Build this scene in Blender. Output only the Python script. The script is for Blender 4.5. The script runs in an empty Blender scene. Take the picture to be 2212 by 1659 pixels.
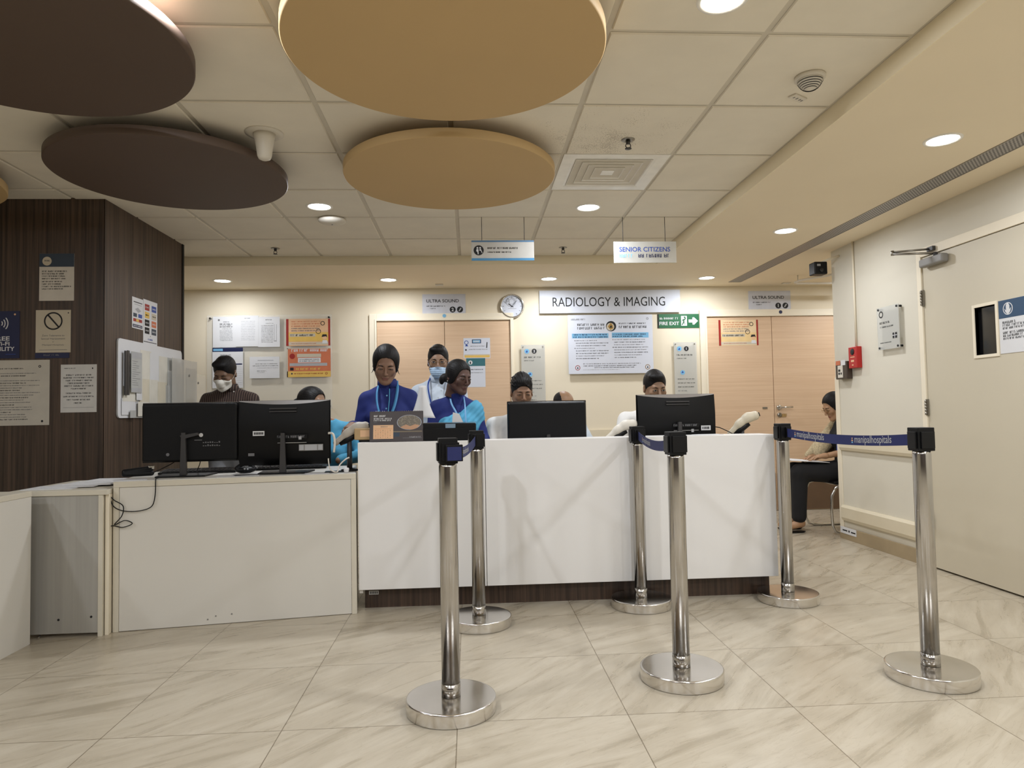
import bpy, bmesh, math, random
import numpy as np
from mathutils import Vector, Matrix

random.seed(11)
SC = bpy.context.scene
COL = SC.collection
PI = math.pi

# ------------------------------------------------------------ camera
cam_d = bpy.data.cameras.new('camera')
cam_d.sensor_fit = 'HORIZONTAL'
cam_d.sensor_width = 36.0
cam_d.lens = 1479.3 * 36.0 / 2212.0
cam_d.clip_start = 0.05
cam = bpy.data.objects.new('camera', cam_d)
COL.objects.link(cam)
RX = Vector((0.99794197, -0.0614362, -0.01836893))
UP = Vector((0.0157728, -0.04247853, 0.99897287))
FW = Vector((0.06215338, 0.99720668, 0.04142209))
cam.matrix_world = Matrix(((RX.x, UP.x, -FW.x, 0.0), (RX.y, UP.y, -FW.y, 0.0), (RX.z, UP.z, -FW.z, 1.10), (0, 0, 0, 1)))
SC.camera = cam

# ------------------------------------------------------------ world and exposure
W = bpy.data.worlds.new('world')
SC.world = W
W.use_nodes = True
W.node_tree.nodes['Background'].inputs[0].default_value = (0.9, 0.86, 0.8, 1)
W.node_tree.nodes['Background'].inputs[1].default_value = 0.25
SC.view_settings.view_transform = 'Standard'
SC.view_settings.look = 'None'
SC.view_settings.gamma = 1.0
SC.view_settings.use_curve_mapping = False
SC.view_settings.exposure = 0.21
try:
    SC.cycles.diffuse_bounces = 5
    SC.cycles.max_bounces = 10
    SC.cycles.sample_clamp_indirect = 4.0
    SC.cycles.caustics_reflective = False
    SC.cycles.caustics_refractive = False
except Exception:
    pass
LAMP_W = 13.2                       # watts of each downlight
LAMP_COL = (0.955, 1.0, 1.075)

# room numbers (metres)
ZC, ZS = 2.50, 2.42                 # tiled ceiling, plaster soffit
YB, XR = 7.20, 3.10                 # back wall, right wall
XW, YW = -2.276, 4.42               # corner of the dark timber wall
XF, YF = 1.71, 6.04                 # edges of the tiled field
YCOR = 5.62                         # where the right wall ends

# ------------------------------------------------------------ materials
def lin(c):
    c = c / 255.0
    return c / 12.92 if c <= 0.04045 else ((c + 0.055) / 1.055) ** 2.4

def rgb(r, g, b):
    return (lin(r), lin(g), lin(b), 1.0)

def newmat(name):
    m = bpy.data.materials.new(name)
    m.use_nodes = True
    nt = m.node_tree
    return m, nt, nt.nodes['Principled BSDF']

def pm(name, c, rough=0.5, metal=0.0, var=0.05, scale=12.0, bump=0.0, bscale=200.0, stretch=(1, 1, 1), spec=0.5, coat=0.0, sub=0.0):
    """principled surface with a little procedural colour variation and bump"""
    m, nt, b = newmat(name)
    N, L = nt.nodes, nt.links
    tc = N.new('ShaderNodeTexCoord')
    mp = N.new('ShaderNodeMapping')
    mp.inputs['Scale'].default_value = stretch
    L.new(tc.outputs['Object'], mp.inputs[0])
    nz = N.new('ShaderNodeTexNoise')
    nz.inputs['Scale'].default_value = scale
    nz.inputs['Detail'].default_value = 4
    L.new(mp.outputs[0], nz.inputs['Vector'])
    rp = N.new('ShaderNodeValToRGB')
    cc = rgb(*c)
    rp.color_ramp.elements[0].position = 0.3
    rp.color_ramp.elements[1].position = 0.7
    rp.color_ramp.elements[0].color = tuple(v * (1 - var) for v in cc[:3]) + (1,)
    rp.color_ramp.elements[1].color = tuple(min(1, v * (1 + var)) for v in cc[:3]) + (1,)
    L.new(nz.outputs['Fac'], rp.inputs[0])
    L.new(rp.outputs[0], b.inputs['Base Color'])
    b.inputs['Roughness'].default_value = rough
    b.inputs['Metallic'].default_value = metal
    b.inputs['Specular IOR Level'].default_value = spec
    b.inputs['Coat Weight'].default_value = coat
    if sub:
        b.inputs['Subsurface Weight'].default_value = sub
        b.inputs['Subsurface Radius'].default_value = (0.01, 0.004, 0.002)
    if bump:
        n2 = N.new('ShaderNodeTexNoise')
        n2.inputs['Scale'].default_value = bscale
        n2.inputs['Detail'].default_value = 3
        L.new(mp.outputs[0], n2.inputs['Vector'])
        bp = N.new('ShaderNodeBump')
        bp.inputs['Strength'].default_value = bump
        bp.inputs['Distance'].default_value = 0.002
        L.new(n2.outputs['Fac'], bp.inputs['Height'])
        L.new(bp.outputs[0], b.inputs['Normal'])
    return m

def wood_mat(name, dark, light, axis, freq=38.0, rough=0.4, contrast=(0.35, 0.7), seam=None, coord='Object'):
    """streaked veneer; axis = direction of the grain"""
    m, nt, b = newmat(name)
    N, L = nt.nodes, nt.links
    tc = N.new('ShaderNodeTexCoord')
    mp = N.new('ShaderNodeMapping')
    s = [freq, freq, freq]
    s['xyz'.index(axis)] = freq * 0.02
    mp.inputs['Scale'].default_value = s
    L.new(tc.outputs[coord], mp.inputs[0])
    nz = N.new('ShaderNodeTexNoise')
    nz.inputs['Scale'].default_value = 1.0
    nz.inputs['Detail'].default_value = 6
    nz.inputs['Roughness'].default_value = 0.65
    nz.inputs['Distortion'].default_value = 0.15
    L.new(mp.outputs[0], nz.inputs['Vector'])
    rp = N.new('ShaderNodeValToRGB')
    rp.color_ramp.elements[0].position = contrast[0]
    rp.color_ramp.elements[1].position = contrast[1]
    rp.color_ramp.elements[0].color = rgb(*dark)
    rp.color_ramp.elements[1].color = rgb(*light)
    L.new(nz.outputs['Fac'], rp.inputs[0])
    L.new(rp.outputs[0], b.inputs['Base Color'])
    b.inputs['Roughness'].default_value = rough
    bp = N.new('ShaderNodeBump')
    bp.inputs['Strength'].default_value = 0.15
    bp.inputs['Distance'].default_value = 0.001
    L.new(nz.outputs['Fac'], bp.inputs['Height'])
    L.new(bp.outputs[0], b.inputs['Normal'])
    return m

def glow(name, c, s):
    m, nt, b = newmat(name)
    b.inputs['Base Color'].default_value = (0.9, 0.9, 0.9, 1)
    b.inputs['Emission Color'].default_value = c + (1,)
    b.inputs['Emission Strength'].default_value = s
    return m

def acrylic(name, c, alpha, rough=0.25):
    m, nt, b = newmat(name)
    b.inputs['Base Color'].default_value = rgb(*c)
    b.inputs['Roughness'].default_value = rough
    b.inputs['Alpha'].default_value = alpha
    return m

def floor_mat():
    m, nt, b = newmat('stone_floor_tiles')
    N, L = nt.nodes, nt.links
    def math_(op, a, bb=None, c=None):
        n = N.new('ShaderNodeMath'); n.operation = op
        for i, v in enumerate((a, bb, c)):
            if v is None: continue
            if isinstance(v, (int, float)): n.inputs[i].default_value = v
            else: L.new(v, n.inputs[i])
        return n.outputs[0]
    geo = N.new('ShaderNodeNewGeometry')
    sp = N.new('ShaderNodeSeparateXYZ')
    L.new(geo.outputs['Position'], sp.inputs[0])
    T = 0.615
    ux = math_('DIVIDE', math_('ADD', sp.outputs[0], 0.061 + T * 20), T)
    uy = math_('DIVIDE', math_('ADD', sp.outputs[1], -2.495 + T * 20), T)
    ix, iy = math_('FLOOR', ux), math_('FLOOR', uy)
    fx, fy = math_('FRACT', ux), math_('FRACT', uy)
    cb = N.new('ShaderNodeCombineXYZ')
    L.new(ix, cb.inputs[0]); L.new(iy, cb.inputs[1])
    wn = N.new('ShaderNodeTexWhiteNoise'); wn.noise_dimensions = '3D'
    L.new(cb.outputs[0], wn.inputs['Vector'])
    # each tile shows another piece of the same layered stone
    vr = N.new('ShaderNodeVectorRotate'); vr.rotation_type = 'Z_AXIS'
    L.new(geo.outputs['Position'], vr.inputs['Vector'])
    ang = math_('ADD', math_('MULTIPLY', wn.outputs['Value'], -0.55), -0.40)
    L.new(ang, vr.inputs['Angle'])
    off = N.new('ShaderNodeVectorMath'); off.operation = 'MULTIPLY_ADD'
    L.new(wn.outputs['Color'], off.inputs[0]); off.inputs[1].default_value = (9, 9, 9)
    L.new(vr.outputs[0], off.inputs[2])
    st = N.new('ShaderNodeMapping'); st.inputs['Scale'].default_value = (1.9, 13, 1)
    L.new(off.outputs[0], st.inputs[0])
    nz = N.new('ShaderNodeTexNoise'); nz.inputs['Scale'].default_value = 1.0
    nz.inputs['Detail'].default_value = 8; nz.inputs['Roughness'].default_value = 0.6
    nz.inputs['Distortion'].default_value = 0.9
    L.new(st.outputs[0], nz.inputs['Vector'])
    rp = N.new('ShaderNodeValToRGB')
    e = rp.color_ramp.elements
    e[0].position = 0.30; e[0].color = rgb(156, 145, 125)
    e[1].position = 0.62; e[1].color = rgb(185, 175, 156)
    x = e.new(0.44); x.color = rgb(174, 163, 143)
    L.new(nz.outputs['Fac'], rp.inputs[0])
    # thin dark veins
    n2 = N.new('ShaderNodeTexNoise'); n2.inputs['Scale'].default_value = 1.6
    n2.inputs['Detail'].default_value = 7; n2.inputs['Distortion'].default_value = 2.2
    L.new(st.outputs[0], n2.inputs['Vector'])
    v = math_('ABSOLUTE', math_('SUBTRACT', n2.outputs['Fac'], 0.52))
    vein = math_('SUBTRACT', 1.0, math_('MULTIPLY', v, 55.0)); 
    vein = math_('MAXIMUM', vein, 0.0)
    n3 = N.new('ShaderNodeTexNoise'); n3.inputs['Scale'].default_value = 2.0
    L.new(geo.outputs['Position'], n3.inputs['Vector'])
    vein = math_('MULTIPLY', vein, math_('MULTIPLY', n3.outputs['Fac'], 0.42))
    mx = N.new('ShaderNodeMix'); mx.data_type = 'RGBA'
    L.new(vein, mx.inputs['Factor'])
    L.new(rp.outputs[0], mx.inputs['A']); mx.inputs['B'].default_value = rgb(132, 116, 92)
    # joints
    j = math_('MINIMUM', math_('MINIMUM', fx, math_('SUBTRACT', 1.0, fx)), math_('MINIMUM', fy, math_('SUBTRACT', 1.0, fy)))
    jf = math_('LESS_THAN', j, 0.0028)
    m2 = N.new('ShaderNodeMix'); m2.data_type = 'RGBA'
    L.new(math_('MULTIPLY', jf, 0.8), m2.inputs['Factor'])
    L.new(mx.outputs['Result'], m2.inputs['A']); m2.inputs['B'].default_value = rgb(96, 82, 62)
    L.new(m2.outputs['Result'], b.inputs['Base Color'])
    b.inputs['Roughness'].default_value = 0.28
    b.inputs['Specular IOR Level'].default_value = 0.45
    rr = math_('ADD', math_('MULTIPLY', nz.outputs['Fac'], 0.18), 0.20)
    L.new(rr, b.inputs['Roughness'])
    bp = N.new('ShaderNodeBump'); bp.inputs['Strength'].default_value = 0.06; bp.inputs['Distance'].default_value = 0.004
    L.new(math_('SUBTRACT', nz.outputs['Fac'], math_('MULTIPLY', jf, 0.1)), bp.inputs['Height'])
    L.new(bp.outputs[0], b.inputs['Normal'])
    return m

def ceiling_mat():
    m = pm('mineral_ceiling_tile', (230, 223, 208), 0.9, var=0.03, scale=5, bump=0.12, bscale=350)
    nt = m.node_tree; N, L = nt.nodes, nt.links
    b = N['Principled BSDF']
    src = b.inputs['Base Color'].links[0].from_socket
    geo = N.new('ShaderNodeNewGeometry')
    dist = N.new('ShaderNodeVectorMath'); dist.operation = 'DISTANCE'
    dist.inputs[1].default_value = (0.72, 3.5, 2.5)
    L.new(geo.outputs['Position'], dist.inputs[0])
    nz = N.new('ShaderNodeTexNoise'); nz.inputs['Scale'].default_value = 160; nz.inputs['Detail'].default_value = 2
    L.new(geo.outputs['Position'], nz.inputs['Vector'])
    n2 = N.new('ShaderNodeTexNoise'); n2.inputs['Scale'].default_value = 9
    L.new(geo.outputs['Position'], n2.inputs['Vector'])
    a = N.new('ShaderNodeMath'); a.operation = 'MULTIPLY_ADD'
    L.new(dist.outputs['Value'], a.inputs[0]); a.inputs[1].default_value = 0.42; a.inputs[2].default_value = 0.35
    a2 = N.new('ShaderNodeMath'); a2.operation = 'ADD'
    L.new(a.outputs[0], a2.inputs[0]); 
    s2 = N.new('ShaderNodeMath'); s2.operation = 'MULTIPLY'; L.new(n2.outputs['Fac'], s2.inputs[0]); s2.inputs[1].default_value = 0.38
    L.new(s2.outputs[0], a2.inputs[1])
    g = N.new('ShaderNodeMath'); g.operation = 'GREATER_THAN'
    L.new(nz.outputs['Fac'], g.inputs[0]); L.new(a2.outputs[0], g.inputs[1])
    mx = N.new('ShaderNodeMix'); mx.data_type = 'RGBA'
    k = N.new('ShaderNodeMath'); k.operation = 'MULTIPLY'; L.new(g.outputs[0], k.inputs[0]); k.inputs[1].default_value = 0.5
    L.new(k.outputs[0], mx.inputs['Factor']); L.new(src, mx.inputs['A']); mx.inputs['B'].default_value = rgb(120, 105, 85)
    L.new(mx.outputs['Result'], b.inputs['Base Color'])
    return m

def steel_mat(name='polished_steel', k=1.0):
    m, nt, b = newmat(name)
    N, L = nt.nodes, nt.links
    b.inputs['Metallic'].default_value = 1.0
    tc = N.new('ShaderNodeTexCoord')
    nz = N.new('ShaderNodeTexNoise'); nz.inputs['Scale'].default_value = 6; nz.inputs['Detail'].default_value = 5
    L.new(tc.outputs['Object'], nz.inputs['Vector'])
    r = N.new('ShaderNodeMapRange'); r.inputs[3].default_value = 0.09; r.inputs[4].default_value = 0.24
    L.new(nz.outputs['Fac'], r.inputs[0]); L.new(r.outputs[0], b.inputs['Roughness'])
    rp = N.new('ShaderNodeValToRGB')
    rp.color_ramp.elements[0].color = (0.40 * k, 0.385 * k, 0.365 * k, 1); rp.color_ramp.elements[1].color = (0.60 * k, 0.585 * k, 0.565 * k, 1)
    L.new(nz.outputs['Fac'], rp.inputs[0]); L.new(rp.outputs[0], b.inputs['Base Color'])
    return m

M = {}
M['wall'] = pm('cream_wall_paint', (224, 213, 190), 0.75, var=0.015, scale=2.5, bump=0.05, bscale=120)
M['wall_r'] = pm('pale_wall_paint', (210, 204, 188), 0.7, var=0.015, scale=2.5, bump=0.05, bscale=120)
M['soffit'] = pm('soffit_paint', (235, 222, 197), 0.8, var=0.02, scale=1.5)
M['fascia'] = pm('fascia_paint', (238, 226, 198), 0.8, var=0.02, scale=1.5)
M['floor'] = floor_mat()
M['tile'] = ceiling_mat()
M['tee'] = pm('ceiling_grid_metal', (206, 199, 184), 0.6, var=0.03)
M['wood'] = wood_mat('dark_timber_veneer', (24, 16, 12), (98, 78, 63), 'z', 60, 0.45, (0.28, 0.8))
M['kickwood'] = wood_mat('dark_plinth_veneer', (44, 31, 24), (92, 72, 58), 'z', 60, 0.45)
M['doorwood'] = wood_mat('pale_door_veneer', (204, 172, 140), (216, 187, 155), 'x', 70, 0.5)
M['frame'] = pm('cream_door_frame', (230, 220, 198), 0.55, var=0.01)
M['doorpaint'] = pm('beige_door_paint', (196, 187, 166), 0.5, var=0.02, scale=1.5)
M['white'] = pm('white_laminate', (228, 226, 223), 0.32, var=0.01, scale=2, spec=0.5)
M['whitedesk'] = pm('desk_white_laminate', (210, 206, 197), 0.38, var=0.015, scale=2)
M['edge'] = pm('cream_edge_band', (206, 199, 182), 0.5, var=0.02)
M['greyboard'] = wood_mat('grey_side_board', (158, 155, 148), (168, 165, 158), 'z', 40, 0.5)
M['steel'] = steel_mat()
M['steel_base'] = steel_mat('polished_steel_plate', 1.45)
M['chrome'] = pm('chrome', (210, 208, 205), 0.12, 1.0, var=0.03)
M['dullmetal'] = pm('dull_metal', (150, 146, 138), 0.35, 1.0, var=0.05)
M['black'] = pm('black_plastic', (9, 9, 10), 0.45, var=0.1, spec=0.25)
M['blackgloss'] = pm('gloss_black_plastic', (9, 9, 11), 0.35, var=0.1, spec=0.3)
M['darkgrey'] = pm('dark_grey_plastic', (52, 50, 50), 0.45, var=0.05)
M['grey'] = pm('grey_plastic', (132, 130, 126), 0.5, var=0.04)
M['offwhite'] = pm('off_white_plastic', (214, 208, 196), 0.45, var=0.02)
M['paper'] = pm('white_paper', (212, 212, 213), 0.8, var=0.015, scale=8)
M['papercool'] = pm('cool_white_board', (206, 210, 220), 0.6, var=0.02, scale=3)
M['creampaper'] = pm('cream_paper', (196, 186, 166), 0.8, var=0.02)
M['ink'] = pm('black_ink', (22, 22, 24), 0.7)
M['inkgrey'] = pm('grey_ink', (110, 110, 112), 0.7)
M['inkpale'] = pm('pale_ink', (168, 168, 170), 0.7)
M['navy'] = pm('navy_print', (22, 30, 70), 0.5)
M['blue'] = pm('blue_print', (40, 72, 150), 0.5)
M['sky'] = pm('sky_blue_print', (120, 176, 212), 0.5)
M['teal'] = pm('teal_print', (46, 104, 112), 0.5)
M['slate'] = pm('slate_print', (44, 58, 74), 0.5)
M['red'] = pm('red_print', (150, 34, 26), 0.5)
M['orange'] = pm('orange_print', (198, 112, 76), 0.6)
M['peach'] = pm('peach_print', (222, 180, 140), 0.6)
M['yellow'] = pm('yellow_print', (220, 182, 92), 0.6)
M['green'] = pm('green_print', (16, 92, 52), 0.5)
M['tan'] = pm('tan_panel_paint', (192, 163, 117), 0.7, var=0.02, scale=2)
M['brown'] = pm('brown_panel_paint', (84, 68, 58), 0.6, var=0.03, scale=2)
M['belt'] = pm('navy_belt_webbing', (20, 30, 86), 0.7, var=0.06, scale=60, bump=0.3, bscale=500)
M['redplastic'] = pm('red_plastic', (170, 24, 22), 0.35)
M['glassdark'] = pm('dark_glass', (20, 20, 22), 0.08)
M['clear'] = acrylic('clear_acrylic', (232, 234, 232), 0.14, 0.15)
M['frost'] = acrylic('frosted_acrylic', (206, 206, 200), 0.5, 0.3)
M['glow'] = glow('lamp_diffuser', (1.0, 0.96, 0.88), 14.0)
M['pot'] = pm('lamp_reflector', (236, 234, 228), 0.3)
M['bluefab'] = pm('royal_blue_cloth', (19, 36, 106), 0.8, var=0.12, scale=14, bump=0.25, bscale=300)
M['navyfab'] = pm('dark_navy_cloth', (16, 22, 62), 0.8, var=0.1, scale=14, bump=0.2)
M['skyfab'] = pm('sky_blue_cloth', (78, 160, 196), 0.7, var=0.12, scale=16, bump=0.2, bscale=250)
M['lanyard'] = pm('blue_lanyard', (70, 140, 190), 0.6)
M['whitefab'] = pm('white_shirt_cloth', (222, 220, 216), 0.85, var=0.04, scale=18, bump=0.2, bscale=200)
M['palefab'] = pm('pale_blue_shirt_cloth', (196, 206, 216), 0.85, var=0.05, scale=18, bump=0.2)
M['blackfab'] = pm('black_cloth', (16, 15, 17), 0.9, var=0.1, scale=14)
M['jean'] = pm('pale_denim', (150, 152, 156), 0.9, var=0.08, scale=30)
M['meshfab'] = pm('beige_net_cloth', (176, 160, 128), 0.9, var=0.3, scale=90, bump=0.6, bscale=160)
M['mask'] = pm('pale_blue_mask', (172, 196, 220), 0.85, var=0.06, scale=20, bump=0.4, bscale=60)
M['maskw'] = pm('white_mask', (222, 218, 208), 0.85, var=0.03, scale=20, bump=0.3, bscale=60)
M['hair'] = pm('black_hair', (13, 10, 10), 0.55, var=0.5, scale=90, stretch=(1, 1, 0.3), bump=0.6, bscale=260, spec=0.25)
M['sclera'] = pm('eye_white', (190, 182, 172), 0.3)
M['iris'] = pm('dark_iris', (22, 14, 10), 0.2)
M['gold'] = pm('thin_gold_metal', (150, 120, 70), 0.3, 1.0)

def skin(name, c):
    return pm(name, c, 0.5, var=0.05, scale=30, bump=0.1, bscale=400, sub=0.15)

# ------------------------------------------------------------ mesh helpers
class MB:
    def __init__(s):
        s.v, s.f, s.m, s.s = [], [], [], []
    def add(s, vs, fs, m=0, smooth=False):
        o = len(s.v)
        s.v += [tuple(v) for v in vs]
        for f in fs:
            s.f.append(tuple(i + o for i in f)); s.m.append(m); s.s.append(smooth)
        return s
    def box(s, x0, x1, y0, y1, z0, z1, m=0):
        vs = [(x, y, z) for z in (z0, z1) for y in (y0, y1) for x in (x0, x1)]
        return s.add(vs, [(0, 2, 3, 1), (4, 5, 7, 6), (0, 1, 5, 4), (2, 6, 7, 3), (0, 4, 6, 2), (1, 3, 7, 5)], m)
    def obox(s, c, ax, hx, hy, hz, m=0):
        """box in a turned frame; ax = 3 unit vectors"""
        c = Vector(c); A = [Vector(a) for a in ax]
        vs = [c + A[0] * (hx * i) + A[1] * (hy * j) + A[2] * (hz * k) for k in (-1, 1) for j in (-1, 1) for i in (-1, 1)]
        return s.add(vs, [(0, 2, 3, 1), (4, 5, 7, 6), (0, 1, 5, 4), (2, 6, 7, 3), (0, 4, 6, 2), (1, 3, 7, 5)], m)
    def prism(s, pts, y0, y1, m=0, plane='xz'):
        n = len(pts)
        def P(a, b, d):
            return (a, d, b) if plane == 'xz' else ((a, b, d) if plane == 'xy' else (d, a, b))
        vs = [P(a, b, y0) for a, b in pts] + [P(a, b, y1) for a, b in pts]
        fs = [tuple(range(n)), tuple(range(2 * n - 1, n - 1, -1))]
        fs += [(i + n, (i + 1) % n + n, (i + 1) % n, i) for i in range(n)]
        return s.add(vs, fs, m)
    def lathe(s, prof, c=(0, 0, 0), n=32, m=0, axis='z', smooth=True, cap=True):
        vs, fs = [], []
        for r, h in prof:
            for i in range(n):
                a = 2 * PI * i / n
                p = (r * math.cos(a), r * math.sin(a), h)
                if axis == 'y': p = (p[0], h, p[1])
                if axis == 'x': p = (h, p[0], p[1])
                vs.append((p[0] + c[0], p[1] + c[1], p[2] + c[2]))
        for k in range(len(prof) - 1):
            for i in range(n):
                j = (i + 1) % n
                fs.append((k * n + i, k * n + j, (k + 1) * n + j, (k + 1) * n + i))
        s.add(vs, fs, m, smooth)
        if cap:
            o = len(s.v) - len(vs)
            s.f.append(tuple(o + i for i in range(n - 1, -1, -1))); s.m.append(m); s.s.append(False)
            e = o + (len(prof) - 1) * n
            s.f.append(tuple(e + i for i in range(n))); s.m.append(m); s.s.append(False)
        return s
    def tube(s, pts, r, n=8, m=0, closed=False):
        pts = [Vector(p) for p in pts]
        K = len(pts)
        rr = r if isinstance(r, (list, tuple)) else [r] * K
        vs, fs = [], []
        t0 = (pts[1] - pts[0]).normalized()
        u = t0.orthogonal().normalized()
        for i, p in enumerate(pts):
            if closed: t = (pts[(i + 1) % K] - pts[i - 1]).normalized()
            else: t = (pts[min(i + 1, K - 1)] - pts[max(i - 1, 0)]).normalized()
            u = (u - t * u.dot(t))
            u = u.normalized() if u.length > 1e-6 else t.orthogonal().normalized()
            w = t.cross(u)
            for j in range(n):
                a = 2 * PI * j / n
                vs.append(p + (u * math.cos(a) + w * math.sin(a)) * rr[i])
        for i in range(K if closed else K - 1):
            k = (i + 1) % K
            for j in range(n):
                l = (j + 1) % n
                fs.append((i * n + j, i * n + l, k * n + l, k * n + j))
        s.add(vs, fs, m, True)
        if not closed:
            o = len(s.v) - len(vs)
            s.f.append(tuple(o + j for j in range(n - 1, -1, -1))); s.m.append(m); s.s.append(False)
            e = o + (K - 1) * n
            s.f.append(tuple(e + j for j in range(n))); s.m.append(m); s.s.append(False)
        return s
    def grid(s, P, nu, nv, m=0, smooth=True):
        """P = rows of points"""
        vs = [p for row in P for p in row]
        fs = [(i * nv + j, (i + 1) * nv + j, (i + 1) * nv + j + 1, i * nv + j + 1) for i in range(nu - 1) for j in range(nv - 1)]
        return s.add(vs, fs, m, smooth)

def obj(name, mb, mats, parent=None, label=None, bevel=0, seg=2, loc=None, rz=None, solid=0, sub=0):
    me = bpy.data.meshes.new(name)
    me.from_pydata([tuple(v) for v in mb.v], [], mb.f)
    if not isinstance(mats, (list, tuple)): mats = [mats]
    for m in mats: me.materials.append(M[m] if isinstance(m, str) else m)
    me.polygons.foreach_set('material_index', mb.m)
    me.polygons.foreach_set('use_smooth', mb.s)
    me.update()
    o = bpy.data.objects.new(name, me)
    COL.objects.link(o)
    if parent: o.parent = parent
    if label: o['label'] = label
    if loc is not None: o.location = loc
    if rz is not None: o.rotation_euler = (0, 0, rz)
    if solid:
        md = o.modifiers.new('solid', 'SOLIDIFY'); md.thickness = solid; md.offset = 0
    if bevel:
        md = o.modifiers.new('bevel', 'BEVEL'); md.width = bevel; md.segments = seg; md.limit_method = 'ANGLE'; md.angle_limit = 0.7
    if sub:
        md = o.modifiers.new('sub', 'SUBSURF'); md.levels = sub; md.render_levels = sub
    return o

def tag(o, label, cat, group=None):
    o['label'] = label; o['category'] = cat
    if group: o['group'] = group
    return o

def thing(name, label, cat, loc=(0, 0, 0), rz=0, group=None):
    o = bpy.data.objects.new(name, None)
    COL.objects.link(o)
    o.empty_display_size = 0.05
    o.location = loc; o.rotation_euler = (0, 0, rz)
    return tag(o, label, cat, group)

def struct(name, mb, mats, parent=None, bevel=0, label=None):
    o = obj(name, mb, mats, parent, bevel=bevel)
    if parent is None: o['kind'] = 'structure'
    if label: o['label'] = label
    return o

def dup(root, loc, rz=0, label=None, group=None):
    r = root.copy(); COL.objects.link(r); r.location = loc; r.rotation_euler = (0, 0, rz)
    if label: r['label'] = label
    if group: r['group'] = group
    kids = [o for o in bpy.data.objects if o.parent == root]
    for ch in kids:
        c = ch.copy(); COL.objects.link(c); c.parent = r
        for g in [o for o in bpy.data.objects if o.parent == ch]:
            d = g.copy(); COL.objects.link(d); d.parent = c
    return r

def text_mesh(body, size, bold=0.0, spacing=1.0):
    """flat lettering centred on the origin in the XY plane: (verts, faces, width, height)"""
    cu = bpy.data.curves.new('txt', 'FONT')
    cu.body = body; cu.size = size; cu.resolution_u = 3
    cu.offset = bold * size; cu.space_character = spacing
    ob = bpy.data.objects.new('txt', cu)
    me = ob.to_mesh()
    vs = [tuple(v.co) for v in me.vertices]
    fs = [tuple(p.vertices) for p in me.polygons]
    ob.to_mesh_clear()
    bpy.data.objects.remove(ob); bpy.data.curves.remove(cu)
    if not vs: return [], [], 0, 0
    x0, x1 = min(v[0] for v in vs), max(v[0] for v in vs)
    y0, y1 = min(v[1] for v in vs), max(v[1] for v in vs)
    cx, cy = (x0 + x1) / 2, (y0 + y1) / 2
    return [(v[0] - cx, v[1] - cy, 0) for v in vs], fs, x1 - x0, y1 - y0

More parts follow.
